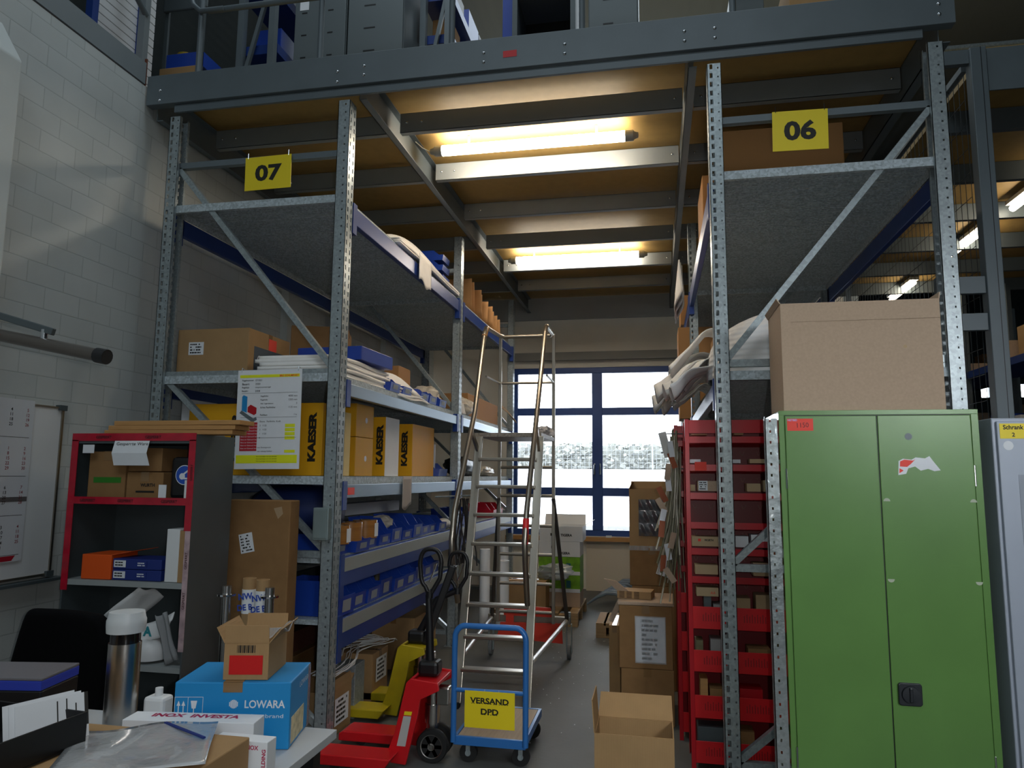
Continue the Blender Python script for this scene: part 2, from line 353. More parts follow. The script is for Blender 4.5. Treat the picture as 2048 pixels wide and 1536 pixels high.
def upright_mesh(dr):   # web in plane x=0, flanges run in dr*x; y 0..0.1
    b = MB(); H = 3.98
    perf(b, (0, 0), (0, 1), (dr, 0), .1, [(.018, .031), (.069, .082)], .054, .03, 0.004, H)
    for y, s in ((0, 1), (.1, -1)):
        if dr > 0: perf(b, (0, y), (1, 0), (0, s), .042, [(.014, .03)], .054, .03, .004, H); perf(b, (.042, y), (1, 0), (0, s), .036, [(.014, .022)], .054, .01, .004, H)
        else: perf(b, (-.078, y), (1, 0), (0, s), .078, [(.044, .054)], .054, .011, .004, H)
        x = dr*.078; b.box(min(x, x-dr*.003), max(x, x-dr*.003), min(y, y+s*.022), max(y, y+s*.022), .004, H)
    b.box(min(-.02*dr, .1*dr), max(-.02*dr, .1*dr), -.02, .12, 0, .004)
    return b
def make_rack(label, xa, xb, name='pallet_rack'):
    r = thing(name, label, 'rack', ((xa+xb)/2, Y0, 0))
    cx = (xa+xb)/2; first = {}
    for y in (0, 2.72, 5.44):
        for x, d in ((xa-cx, 1 if xa < xb else -1), (xb-cx, -1 if xa < xb else 1)):
            if d not in first: o = upright_mesh(d).build('upright', GALV, r); first[d] = o
            else: o = first[d].copy(); COL.objects.link(o); o.parent = r
            o.location = (x, y, 0)
    return r, cx
XA, XB = -1.885, -3.18
RL, cl = make_rack('galvanised pallet rack on the left, carrying the 07 sign and yellow cartons', XA, XB)
XC, XD = .325, 1.575
RR, cr = make_rack('galvanised pallet rack on the right, carrying the 06 sign, behind the green cabinet', XC, XD)
def braces(r, cx, x0, x1, first_up_left):
    # nodes at 1.13 m pitch; x0 < x1 world
    for y in (.03, 2.75, 5.47):
        for z in (3.64, 2.225, 1.12, .12): MB().box(x0-cx, x1-cx, y, y+.04, z-.02, z+.02).build('brace', GREY if y < 1 and z > 3 else GALV, r)
        for z0_, z1_ in ((3.62, 2.25),):
            a, c = ((x0-cx, y+.02, z0_), (x1-cx, y+.02, z1_)) if first_up_left else ((x1-cx, y+.02, z0_), (x0-cx, y+.02, z1_))
            MB().bar(a, c, .035, .04, (0,1,0)).build('brace', GALV, r)
        for z0_, z1_ in ((2.2, 1.14), (1.1, .14)):
            a, c = ((x0-cx, y+.02, z0_), (x1-cx, y+.02, z1_)) if first_up_left else ((x1-cx, y+.02, z0_), (x0-cx, y+.02, z1_))
            MB().bar(a, c, .035, .04, (0,1,0)).build('brace', GALV, r)
braces(RL, cl, XB+.07, XA-.07, True); braces(RR, cr, XC+.07, XD-.07, False)
def beam(r, cx, x, ya, yb, zt, h, side, m=BLUE, name='beam', strip=None):
    xl = x-cx; t = .04*side
    MB().box(min(xl, xl-t), max(xl, xl-t), ya+.104, yb-.004, zt-h, zt).build(name, m, r, bevel=.004)
    for y in (ya+.1, yb-.06):
        MB().box(min(xl+.006*side, xl-t), max(xl+.006*side, xl-t), y, y+.06, zt-h-.07, zt+.02).build('beam_connector', BLUE, r)
    if strip: MB().box(min(xl, xl+.003*side), max(xl, xl+.003*side), ya+.17, yb-.07, zt-strip, zt-.005).build('label_strip', mat('grey_label_strip', '#8f9591', .4), r)
def deck(r, cx, x0, x1, ya, yb, zt, th=.05):
    b = MB(); n = int((yb-ya)/.3); d = (yb-ya)/n
    for i in range(n):
        a = ya+i*d
        b.box(x0-cx, x1-cx, a+.001, a+d-.001, zt-.003, zt)
        for j in range(14):
            yy = a+.008+j*(d-.012)/14; b.box(x0-cx+.01, x1-cx-.01, yy, yy+.009, zt-.009, zt-.003)
    b.box(x0-cx, x1-cx, ya+.001, ya+.004, zt-th, zt-.003); b.box(x0-cx, x1-cx, ya+.004, ya+.03, zt-th, zt-th+.002)
    b.box(x0-cx, x1-cx, yb-.004, yb-.001, zt-th, zt-.003)
    b.box(x1-cx-.003, x1-cx, ya, yb, zt-th, zt-.001); b.box(x0-cx, x0-cx+.003, ya, yb, zt-th, zt-.001)
    b.build('shelf_panel', GALVD, r)
for bay in (0, 2.72):
    a, c = bay, bay+2.72
    for zt, h, mt in ((3.31, .11, BLUE), (2.165, .08, mat('pale_blue_beam', '#8c9fb0', .3, .5)), (1.535, .085, mat('pale_blue_beam', '#8c9fb0', .3, .5))):
        beam(RL, cl, XA, a, c, zt, h, 1, mt); beam(RL, cl, XB, a, c, zt, h, -1, BLUE)
        lo = 0.0 if a else -.0
        deck(RL, cl, XB+.045, XA-.045 if zt > 3 else XA-.045, a+(.02 if a == 0 else 0), c-.002, zt+.05)
    for zt, h in ((1.09, .17), (.73, .18)):
        if a and zt < 1: continue
        beam(RL, cl, XA, a, c, zt, h, 1, BLUE, strip=.085); beam(RL, cl, XB, a, c, zt, h, -1, BLUE)
        deck(RL, cl, XB+.045, XA-.045, a+(.06 if a == 0 else 0), c-.002, zt+.005, .03)
    for zt, h in ((3.28, .12), (2.13, .09)):
        beam(RR, cr, XC, a, c, zt, h, -1, BLUE); beam(RR, cr, XD, a, c, zt, h, 1, BLUE)
        deck(RR, cr, XC+.045, XD-.045, a+(.02 if a == 0 else 0), c-.002, zt+.05)
# grey guard box on the post
t = thing('junction_box', 'small grey metal box fixed to the front left rack post', 'box', (-1.955, Y0-.001, 1.21))
MB().box(-.045, .055, -.045, 0, 0, .19).build('housing', mat('galvanised_box_cover', '#7f8d8d', .5, .3, noise=(8, .08)), t, bevel=.006); MB().box(-.035, .045, -.049, -.045, .012, .178).build('cover', mat('galvanised_box_cover', '#7f8d8d'), t, bevel=.003)

MZ = thing('mezzanine_platform', 'grey steel mezzanine platform with chipboard floor spanning over the aisle', 'platform', (-.86, Y0, 4.0))
def M_(x): return x+.86
ZB, ZT = 4.055, 4.262
b = MB(); b.box(M_(-3.34), M_(1.63), -.045, -.041, .055, .262); b.box(M_(-3.34), M_(1.63), -.041, .02, .055, .062); b.box(M_(-3.34), M_(1.63), -.041, .02, .255, .262); b.build('front_beam', GREY, MZ, bevel=.002)
b = MB(); b.box(M_(-3.14), M_(1.47), -.02, .0, -.0, .05); b.build('under_rail', GREY, MZ)
for x, z in ((-3.24, .08), (-3.24, .15), (-1.96, .08), (-1.96, .15), (-1.78, .11), (-1.78, .17), (-1.0, .11), (-1.0, .17), (-.5, .11), (-.5, .17), (.2, .11), (.2, .17), (.37, .11), (.37, .17), (1.55, .11), (1.55, .17)):
    MB().lathe([(0, .008), (.008, .006), (.011, 0)], 8, (M_(x), -.045, z), Matrix.Rotation(PI/2, 3, 'X')).build('bolt', CHROME, MZ, smooth=60)
for x, w_, hz in ((-3.3, .05, -.03), (-1.83, .05, -.02), (.22, .05, -.02), (1.56, .06, -.02)):
    b = MB(); y1 = 6.25
    b.box(M_(x), M_(x)+.004, .02, y1, hz, .19); b.box(M_(x), M_(x)+w_, .02, y1, hz, hz+.005); b.box(M_(x), M_(x)+w_, .02, y1, .186, .19)
    b.build('long_beam', GREY, MZ)
JY = [.6, 1.46, 2.38, 3.3, 4.22, 5.14]
for jy in JY:
    for xa, xb in ((-3.24, -1.84), (-1.77, .21), (.28, 1.55)):
        b = MB(); b.box(M_(xa), M_(xb), jy, jy+.003, .035, .18); b.box(M_(xa), M_(xb), jy, jy+.05, .035, .038); b.box(M_(xa), M_(xb), jy, jy+.05, .177, .18)
        b.build('joist', mat('joist_steel', '#868c8e', .45, .2, noise=(5, .05)), MZ)
        for x in (xa+.05, xa+.16, xb-.05): MB().lathe([(0, .006), (.008, .004), (.01, 0)], 8, (M_(x), jy, .11), Matrix.Rotation(PI/2, 3, 'X')).build('bolt', CHROME, MZ, smooth=60)
MB().box(M_(-3.34), M_(1.62), -.04, 6.4, .215, .255).build('floor_panel', BOARD, MZ)
MB().box(M_(-3.3), M_(1.62), 6.26, 6.3, -.13, .2).build('end_beam', mat('light_grey_beam', '#a3a8a9', .5), MZ)
sticker(MZ, (M_(-.835), -.0455, .147), .085, .042, mt=mat('red_tape_tag', '#d01c22', .5), name='tag', lab='red rectangular tag', spin=1)
# railings on top
for i, x in enumerate((-3.03, -2.135, -1.233, -.404, .484, 1.38)):
    b = MB(); b.tube([(M_(x), .05, .262), (M_(x), .05, 1.36)], .02, 8); b.build('railing_post', GREY, MZ, smooth=50)
for z in (.76, 1.35): MB().tube([(M_(-2.98), .05, z), (M_(1.6), .05, z)], .02, 8).build('handrail', GREY, MZ, smooth=50)
b = MB(); b.tube([(M_(-3.3), .1, 1.35), (M_(-3.14), .02, .98), (M_(-3.08), .02, .8), (M_(-3.02), .02, .745), (M_(-2.85), .03, .75)], .018, 8); b.build('handrail', GREY, MZ, smooth=50)
# sign plates
def plate_sign(label, x0, x1, z0, z1, y, txt, rot=0, name='number_sign'):
    r = thing(name, label, 'sign', ((x0+x1)/2, y, z0)); w_, h = x1-x0, z1-z0
    r.rotation_euler = (0, math.radians(rot), 0)
    MB().box(-w_/2, w_/2, -.003, 0, 0, h).build('plate', YEL, r)
    MB().text(txt, h*.5, FR((0, -.0036, h*.5)), w=w_*.58, bold=.04).build('lettering', INK, r)
    for s in (-1, 1): MB().tube([(s*w_*.44, -.004, h-.008), (s*w_*.44, -.002, h+.03)], .002, 6).build('hanger', CHROME, r)
plate_sign('yellow 07 sign hanging from the left rack frame', -2.605, -2.28, 3.425, 3.65, Y0+.015, '07', -1)
plate_sign('yellow 06 sign hanging from the right rack frame', .672, .968, 3.42, 3.655, Y0+.015, '06', 1)
# load poster
r = thing('load_notice', 'white rack load notice with yellow bands hung on the left rack', 'notice', (-2.325, Y0-.03, 1.625)); W_, H_ = .43, .61
r.rotation_euler = (0, math.radians(-.6), 0)
MB().box(-W_/2, W_/2, -.004, 0, 0, H_).build('sheet', WHITE, r)
for x in (-.19, .19): MB().tube([(x, -.005, .598), (x, .0, .625), (x, .052, .612)], .0022, 6).build('hook', CHROME, r)
LYEL = mat('lime_yellow_print', '#e6ea1c', .6); MB().box(-.2, .2, -.0048, -.004, .562, .58).build('yellow_band', LYEL, r); MB().box(-.205, .2, -.0048, -.004, .035, .085).build('yellow_band', LYEL, r); q = MB()
for i in range(4): MB().box(.115, .18, -.0048, -.004, .178+i*.025, .198+i*.025).build('yellow_panel', LYEL, r)
MB().box(.115, .185, -.0048, -.004, .098, .115).build('yellow_panel', LYEL, r)
MB().box(-.185, -.07, -.0048, -.004, .11, .285).build('red_panel', mat('red_print', '#b51f2e', .6), r)
q = MB()
for i, (t1, t2) in enumerate((('Regalnummer:', '07/001'), ('Bauart:', '2000'), ('Regaltyp:', 'Längstraversenregal'), ('Baujahr:', '2008'))):
    q.text(t1, .013, FR((-.185, -.0052, .545-i*.022)), align='LEFT', bold=.01); q.text(t2, .012, FR((-.095, -.0052, .545-i*.022)), align='LEFT')
for i, (t1, t2) in enumerate((('Regalhöhe:', '4000 mm'), ('Regaltiefe:', '1200 mm'), ('Anz. Lagerebenen:', '3'), ('lichte Fachhöhe:', '1125 mm'), ('', ''), ('Feldlast:', '2 kg'))):
    if t1: q.text(t1, .011, FR((-.055, -.0052, .445-i*.023)), align='LEFT', bold=.005); q.text(t2, .011, FR((.19, -.0052, .445-i*.023)), align='RIGHT')
for i in range(5): q.text(('Ebene   Fachhöhe  Kraft', '3   1125', '2   1125', '1   1125', '0')[i], .010, FR((-.055, -.0052, .29-i*.025)), align='LEFT')
q.text('max. Ebenengewicht:', .010, FR((-.065, -.0052, .13)), align='LEFT'); q.text('max. zulässige Feldlast:', .010, FR((-.065, -.0052, .107)), align='LEFT')
for z in (.465, .315, .19): q.box(-.185, .19, -.0052, -.0045, z, z+.0012)
for i in range(3): q.text('Nicht beschädigen und nicht überladen', .008, FR((0, -.0054, .075-i*.014)))
q.build('print', INK, r)
q = MB(); 
for i in range(9): q.text('Bitte vor Gebrauch lesen', .008, FR((-.178, -.0054, .27-i*.018)), align='LEFT')
q.build('red_panel_print', WHITE, r)
q = MB(); q.prism([(-.18, .36), (-.145, .345), (-.145, .445), (-.17, .455), (-.18, .445)], -.0052, -.0045); q.build('rack_picture', CBLUE, r)
q = MB(); q.prism([(-.14, .35), (-.095, .33), (-.08, .34), (-.08, .375), (-.12, .395), (-.14, .38)], -.0052, -.0045); q.build('crate_picture', RED, r)
q = MB(); q.prism([(-.195, .345), (-.105, .285), (-.075, .3), (-.08, .318), (-.1, .31), (-.18, .36)], -.0050, -.0044); q.build('base_picture', GREY, r)
MB().text('BRD SCHUMPART', .012, FR((.13, -.0054, .571)), bold=.03).build('heading', REDST, r)

# ------------------------------------------------------------------ tube lamps
TUBE = mat('lit_tube', '#fff4e2', .3, emis=28)
def lamp(label, x0, x1, y, z):
    r = thing('tube_lamp', label, 'lamp', ((x0+x1)/2, y, z)); L = (x1-x0)/2
    MB().tube([(-L, 0, 0), (L, 0, 0)], .04, 16).build('glowing_tube', TUBE, r, smooth=50)
    for s in (-1, 1): MB().lathe([(0, .1), (.02, .098), (.028, .07), (.041, .06), (.041, 0)], 14, (s*L, 0, 0), Matrix.Rotation(s*PI/2, 3, 'Y')).build('end_cap', mat('clear_grey_cap', '#8f918f', .25), r, smooth=40)
    for s in (-.7, .7): MB().box(s*L-.008, s*L+.008, -.006, .006, .04, 4.213-z).build('clip', WHITEP, r)
lamp('lit fluorescent tube under the platform, the nearer one over the aisle', -1.60, -.19, 5.17, 4.11)
lamp('lit fluorescent tube under the platform, the farther one near the window', -1.58, -.16, 8.12, 4.11)
b = MB(); b.tube([(-1.7, 5.17, 4.11), (-1.76, 5.15, 4.14), (-1.8, 5.1, 4.17)], .004, 6); tag(b.build('lamp_cable', WHITEP), 'thin pale cable leading from the nearer tube lamp', 'cable')

# ------------------------------------------------------------------ left side: wall things
t = thing('whiteboard', 'white magnetic board with a four month calendar on the left wall', 'board', (-3.35, 2.9, 1.04))
MB().box(0, .018, -.75, .645, 0, .915).build('panel', WHITEP, t, bevel=.002)
b = MB(); b.box(0, .024, .645, .66, -.005, .92); b.box(0, .024, -.76, .66, -.012, 0); b.box(0, .024, -.76, .66, .915, .925); b.build('frame', ALU, t)
MB().box(0, .035, .62, .668, .905, .935).build('corner_cap', DARK, t); MB().box(0, .035, .62, .668, -.018, .012).build('corner_cap', DARK, t)
MB().box(.0, .07, -.75, .72, -.04, -.025).build('pen_tray', DARK, t)
t = thing('wall_calendar', 'white four month wall calendar with a red footer on the whiteboard', 'calendar', (-3.325, 2.95, 1.13))
MB().box(0, .003, -.42, .40, 0, .85).build('sheet', mat('grey_white_paper', '#cdd0d4', .7), t)
q = MB(); qr = MB(); months = (('Oktober 2025', 2, 31), ('November 2025', 5, 30), ('Dezember 2025', 0, 31), ('Januar 2026', 3, 31))
for mi, (nm, st, nd) in enumerate(months):
    zt = .83-mi*.205; q.text(nm, .016, FR((.0036, 0, zt), 90), bold=.01)
    for d in range(nd):
        c = (st+d) % 7; r_ = (st+d)//7; (qr if c == 6 or mi == 1 and c == 5 else q).text(str(d+1), .017, FR((.0036, -.24+c*.1, zt-.035-r_*.026), 90), bold=.01)
    q.box(.0032, .0036, -.4, .38, zt-.182, zt-.180)
q.build('print', INK, t); qr.build('sunday_print', mat('dull_red_ink', '#8f3038', .6), t)
MB().add([(.0036, -.42, .0), (.0036, .34, .004), (.0036, .36, .03), (.0036, -.30, .03)], [(0, 1, 2, 3)]).build('red_footer', mat('calendar_red', '#a8152a', .5), t)
MB().box(.0035, .005, -.4, .40, .31, .335).build('date_band', mat('smoky_film', '#4b3c34', .2, alpha=.4), t)
# white pillar by the left edge
b = MB(); b.prism([(-3.35, 0), (-3.2, 0), (-3.2, 3.71), (-3.35, 3.95)], 2.45, 2.96, 'Y'); struct(b.build('trim_5', WALL, bevel=.01))
# work lamp on wall arm
t = thing('work_lamp', 'dark tubular work lamp on a wall arm beside the left wall', 'lamp', (-3.35, 2.2, 2.35))
b = MB(); b.tube([(.62, 0, -.18), (1.43, 0, -.343)], .023, 16); b.build('lamp_tube', mat('smoked_lamp_tube', '#5a5550', .3, .3), t, smooth=40)
for x, z in ((.60, -.176), (1.42, -.341)): MB().tube([(x-.012, 0, z+.002), (x+.03, 0, z-.006)], .027, 16).build('end_cap', BLACK, t, smooth=40)
b = MB(); b.bar((.0, 0, -.02), (.7, 0, -.1), .018, .03); b.bar((.7, 0, -.1), (1.22, 0, -.25), .018, .026); b.build('arm', DARK, t, bevel=.003)
MB().tube([(1.18, 0, -.24), (1.18, 0, -.29)], .012, 10).build('joint', CHROME, t, smooth=40)
MB().box(0, .02, -.04, .04, -.08, .05).build('wall_bracket', DARK, t)
# upper left: channel, posts and shutters above the wall
b = MB(); b.box(-3.40, -3.345, -4, 4.02, 4.2, 4.35); tag(b.build('edge_channel', mat('pale_grey_channel', '#7f878a', .5)), 'pale grey steel channel along the top of the left wall', 'channel')
b = MB(); b.box(-3.40, -3.352, 4.03, 4.038, 4.2, 4.39); tag(b.build('rusty_plate', RUST), 'rusty brown end plate where the wall meets the platform corner', 'plate')
for x, y, m_, nm, lb in ((-3.42, 4.0, mat('pale_grey_channel', '#7f878a'), 'railing_post', 'pale grey post standing at the corner above the left wall'), (-3.60, 4.2, BLUE, 'rack_post', 'blue rack post behind the corner railing above the left wall'), (-3.52, 3.66, BLUE, 'rack_post', 'blue post left of the white shutter above the wall')):
    tag(MB().box(x, x+.05, y, y+.05, 4.2, 5.6).build(nm, m_), lb, 'post')
b = MB(); b.tube([(-3.375, 3.55, 5.02), (-3.375, 4.02, 4.70)], .02, 8); tag(b.build('stair_rail', GREY, smooth=50), 'grey slanted tube rail above the left wall', 'rail')
t = thing('roller_shutter', 'white slatted shutter upstairs at the top left', 'shutter', (-3.62, 4.30, 4.35)); b = MB()
for i in range(22): b.box(-.0, .02, -.45, .08, i*.06, i*.06+.052)
b.build('slats', WHITEP, t); MB().box(-.01, .0, -.46, .09, 0, 1.35).build('backing', DARK, t)
struct(MB().box(-8, -3.36, -6, YB, 4.10, 4.18).build('floor_upper_left', DARK))
carton('red brown carton standing below the white shutter above the wall', -3.72, -3.45, 3.72, 4.0, 4.2, 4.36, mat('rust_red_carton', '#a5401c', .7), tape=False)

# ------------------------------------------------------------------ dark shelf unit
t = thing('steel_shelf_unit', 'dark grey open shelf unit edged with red barrier tape by the left wall', 'shelf', (-2.735, 3.4, 0))
MB().box(-.37, -.362, 0, .36, 0, 1.8).build('side_panel', DARK, t); MB().box(.362, .37, 0, .36, 0, 1.8).build('side_panel', mat('mid_grey_sheet', '#5c6264', .4, .2, noise=(4, .1)), t)
MB().box(-.362, .362, .352, .36, 0, 1.8).build('back_panel', DARK, t)
for z in (1.78, 1.46, 1.035, .62, .2): MB().box(-.362, .362, .002, .352, z-.028, z).build('shelf', mat('light_shelf_edge', '#9aa0a0', .5) if z in (1.035, .62) else DARK, t)
b = MB(); b.box(-.375, .375, -.003, .0, 1.765, 1.806); b.box(-.375, -.335, -.003, .0, .98, 1.77); b.box(.337, .375, -.003, 0, 1.3, 1.77); b.box(-.335, .337, -.003, .0, 1.43, 1.468); b.build('barrier_tape', TAPER, t)
b = MB(); b.box(.345, .375, -.003, 0, .7, 1.3); b.build('faded_tape', mat('faded_tape', '#b9a0a4', .4, noise=(18, .4)), t)
b = MB()
for x, z in ((-.18, 1.785), (.12, 1.785), (-.02, 1.449), (.24, 1.449), (-.25, 1.449)): b.text('GESPERRT', .016, FR((x, -.0036, z)), bold=.03)
for z in (1.6, 1.15, .95): b.text('GESPERRT', .014, FR((.36, -.0036, z), spin=90), bold=.02)
b.build('tape_lettering', mat('dark_red_ink', '#3c0610', .6), t)
t = thing('notice_sheet', 'folded white paper notice taped across the dark shelf unit', 'notice', (-2.735, 3.393, 1.635))
MB().add([(-.105, 0, .13), (.105, 0, .13), (.1, -.014, .065), (-.11, -.014, .065), (-.1, -.004, 0), (.115, -.004, 0)], [(0, 3, 2, 1), (3, 4, 5, 2)]).build('paper', WHITE, t, solid=.001)
MB().text('Gesperrte Ware', .022, FR((.005, -.0065, .112), tilt=78), w=.19).build('lettering', INK, t)
for i, (z, dx, lb) in enumerate(((1.801, 0, 'lowest of the three planks on the dark shelf unit'), (1.826, .02, 'middle plank of the three on the dark shelf unit'), (1.851, .05, 'top plank of the three on the dark shelf unit'))):
    tag(place(MB().box(-.36, .40, -.07, .07, 0, .024).build('plank', WOOD, bevel=.002), (-2.58+dx, 3.5, z), 1-i), lb, 'plank', 'planks on the dark shelf unit')
c = carton('brown carton with green tape on the top shelf of the dark unit', -3.03, -2.80, 3.44, 3.68, 1.462, 1.71, CARD3, name='carton'); MB().box(-.08, .09, -.1212, -.12, .08, .11).build('green_tape', mat('green_tape', '#2f7a22', .2, coat=.5), c)
c = carton('flat brown carton printed with dark marks, middle of the dark unit top shelf', -2.79, -2.57, 3.44, 3.68, 1.462, 1.60, CARD3); b = MB(); b.text('WURTH', .018, FR((.02, -.1212, .07)), bold=.04); b.box(-.05, .06, -.1216, -.12, .03, .04); b.build('print', INK, c)
carton('upper brown carton behind the white notice in the dark unit', -2.82, -2.60, 3.46, 3.68, 1.604, 1.73, CARD3)
t = thing('black_canister', 'black canister with a round blue glove sign on the dark unit', 'canister', (-2.455, 3.53, 1.462))
MB().box(-.075, .075, -.09, .09, 0, .22).build('body', BLACK, t, bevel=.02); M = FR((0.01, -.0915, .125))
MB().lathe([(.052, 0), (.052, .001)], 28, (.01, -.0905, .125), Matrix.Rotation(PI/2, 3, 'X')).build('rim_ring', WHITE, t); MB().lathe([(.048, 0), (.048, .0018)], 28, (.01, -.0905, .125), Matrix.Rotation(PI/2, 3, 'X')).build('blue_disc', mat('sign_blue', '#1f4fb0', .5), t)
b = MB(); b.lathe([(0, 0), (.017, 0), (.017, .0005)], 14, (-.002, -.0925, .118), Matrix.Rotation(PI/2, 3, 'X')); b.bar((0, -.0928, .125), (.034, -.0928, .15), .001, .009); b.bar((0, -.0928, .108), (.03, -.0928, .106), .001, .009); b.build('white_symbol', WHITE, t)
tag(MB().box(-2.575, -2.53, 3.415, 3.418, 1.463, 1.535).build('paper_slip', WHITE), 'small white slip standing before the black canister', 'paper')
tag(MB().box(-2.42, -2.386, 3.41, 3.425, 1.463, 1.56).build('plastic_strip', WHITEP), 'narrow white slat standing beside the black canister', 'slat')
tag(MB().box(-3.04, -2.97, 3.398, 3.4, 1.70, 1.745).build('paper_slip', WHITE), 'small white slip stuck under the top tape of the dark unit', 'paper')
c = carton('orange carton with a torn lid on the middle shelf of the dark unit', -3.01, -2.83, 3.42, 3.62, 1.037, 1.165, ORANGE, tape=False); MB().add([(.09, -.1, .128), (.09, .1, .128), (.2, .12, .15), (.16, -.05, .142)], [(0, 1, 2, 3)]).build('lid_flap', ORANGE, c, solid=.002)
for i, lb in enumerate(('lower dark blue carton with a white label beside the orange carton', 'upper dark blue carton with a white label beside the orange carton')):
    c = carton(lb, -2.825, -2.535, 3.425, 3.6, 1.037+i*.056, 1.091+i*.056, DBLUE, tape=False, group='dark blue cartons'); sticker(c, (-.10, -.0885, .028), .07, .035, lines=2); sticker(c, (.03, -.0885, .028), .06, .03, mt=DBLUE, lines=2, ink=WHITE)
c = thing('binder', 'tall white and brown binder at the right of the middle dark shelf', 'binder', (-2.455, 3.52, 1.037)); MB().box(-.055, .02, -.1, .1, 0, .27).build('spine', WHITEP, c, bevel=.003); MB().box(.021, .065, -.1, .1, 0, .262).build('cover', CARD, c)
def crumple(label, pts, loc, mt=None, name='packaging_scrap', cat='packaging', seed=1):
    r = random.Random(seed); b = MB(); a, c_, d, e = [Vector(p) for p in pts]; ph = r.random()*6
    def fn(u, v):
        p = a.lerp(c_, u).lerp(e.lerp(d, u), v); return p+Vector((0, .012*math.sin(u*9+ph), .012*math.sin(v*7+u*4+ph)))
    b.grid(fn, 12, 8); o = b.build(name, mt or WHITE, solid=.004, smooth=50); o.location = loc; return tag(o, label, cat)
crumple('white printed packaging sheet slanting in the lower dark shelf', [(-.3, 0, 0), (.1, 0, .36), (.16, .12, .30), (-.1, .12, .02)], (-2.76, 3.42, .65), WHITEP, seed=2)
crumple('white packaging strip lying on the lower dark shelf', [(-.12, 0, 0), (.2, 0, .1), (.2, .05, .2), (-.12, .05, .08)], (-2.68, 3.44, .68), WHITEP, seed=4)
crumple('grey curled packaging strip at the right of the lower dark shelf', [(0, 0, .24), (.06, 0, .24), (.13, .02, .0), (.06, .02, .0)], (-2.535, 3.41, .64), mat('grey_board', '#8f9294', .8), seed=5)
c = thing('packaging_bag', 'white and green printed bag on the lower dark shelf', 'bag', (-2.62, 3.5, .625)); MB().lathe([(0, 0), (.09, .01), (.1, .06), (.07, .11), (0, .13)], 16, (0, 0, 0)).build('bag_body', WHITEP, c, smooth=60); MB().lathe([(.04, 0), (.04, .002)], 18, (-.03, -.096, .06), Matrix.Rotation(PI/2, 3, 'X')).build('green_disc', mat('green_print', '#2e7d1f', .5), c)
b = MB().text('A', .05, FR((-2.575, 3.405, .79)), bold=.05); tag(b.build('letter_mark', mat('teal_ink', '#2c8c96', .5)), 'teal letter A printed on the packaging in the lower dark shelf', 'lettering')

# tall cardboard and tubes
c = thing('tall_carton', 'tall flat brown carton leaning beside the rack post', 'box', (-2.265, 3.93, .0)); MB().box(-.205, .205, -.055, .055, 0, 1.445).build('body', CARD3, c, bevel=.006); sticker(c, (-.06, -.056, 1.20), .085, .11, lines=6, spin=12)
MB().add([(.1, -.0562, 1.40), (.15, -.0562, 1.41), (.16, -.0562, 1.37), (.13, -.0562, 1.34)], [(0, 1, 2, 3)]).build('torn_patch', mat('torn_card', '#a98f6f', .9), c)
for i, (x, lb) in enumerate(((-1.985, 'stainless flanged pipe left of the taped cardboard tubes'), (-1.765, 'stainless flanged pipe right of the taped cardboard tubes'))):
    c = thing('flanged_pipe', lb, 'pipe', (x, 3.16, 0), group='stainless flanged pipes'); MB().tube([(0, 0, 0), (0, 0, 1.075)], .021, 16).build('pipe', STEEL, c, smooth=50); MB().lathe([(.021, 0), (.042, 0), (.042, .008), (.021, .008)], 18, (0, 0, 1.03)).build('flange', CHROME, c)
for i, (x, z, lb) in enumerate(((-1.905, 1.105, 'left cardboard tube wound with blue printed white tape'), (-1.835, 1.10, 'right cardboard tube wound with blue printed white tape'))):
    c = thing('cardboard_tube', lb, 'tube', (x, 3.22, 0), group='taped cardboard tubes'); MB().lathe([(.031, 0), (.031, z), (.027, z), (.027, z-.1)], 18).build('tube', CARD, c, smooth=50)
    MB().tube([(0, 0, z-.16), (0, 0, z-.05)], .0325, 18).build('white_tape', WHITEP, c, smooth=50); MB().text('NW', .03, FR((0, -.034, z-.08), spin=8), bold=.03).text('DE B', .028, FR((0, -.034, z-.13), spin=8), bold=.03).build('tape_lettering', mat('tape_blue', '#2447a8', .5), c)

# ------------------------------------------------------------------ desk and things on it
t = thing('desk', 'light grey laminate desk in the lower left foreground', 'desk', (-2.1, 1.45, 0))
MB().box(-1.15, 1.035, -.75, .94, .722, .75).build('desktop', DESK, t, bevel=.002)
for x, y in ((-1.1, -.7), (1.0, -.7), (-1.1, .85), (.97, .88)): MB().box(x-.025, x+.025, y-.025, y+.025, 0, .722).build('leg', BLACK, t)
c = carton('plain brown carton on the desk carrying the clear envelope', -2.30, -1.125, 1.30, 1.945, .751, .87, CARD, tape=False, name='desk_carton')
def env(u, v): return (-.17+.36*u+.0*v, -.17+.34*v, .004+.006*math.sin(u*8)*math.sin(v*5)+.004)
o = MB().grid(env, 20, 16).build('document_pouch', mat('hazy_pouch_film', '#b9bbbd', .12, coat=1, alpha=.9, bump=(20, .5)), solid=.002, smooth=60); place(o, (-1.36, 1.78, .874), 28); tag(o, 'clear plastic document pouch lying on the brown desk carton', 'pouch')
tag(place(MB().box(-.1, .1, -.004, .004, 0, .004).build('pen', DBLUE), (-1.30, 1.90, .888), -25), 'dark blue pen lying across the clear pouch', 'pen')
c = thing('inox_carton', 'flat white carton with red stripes in front of the blue carton', 'box', (-1.375, 2.055, .751), 8)
MB().box(-.2, .2, -.04, .04, 0, .12).build('body', WHITE, c, bevel=.002); b = MB(); b.text('INOX', .03, FR((.05, -.0405, .07)), w=.15, bold=.04); b.build('lettering', mat('print_magenta', '#b0174a', .5), c)
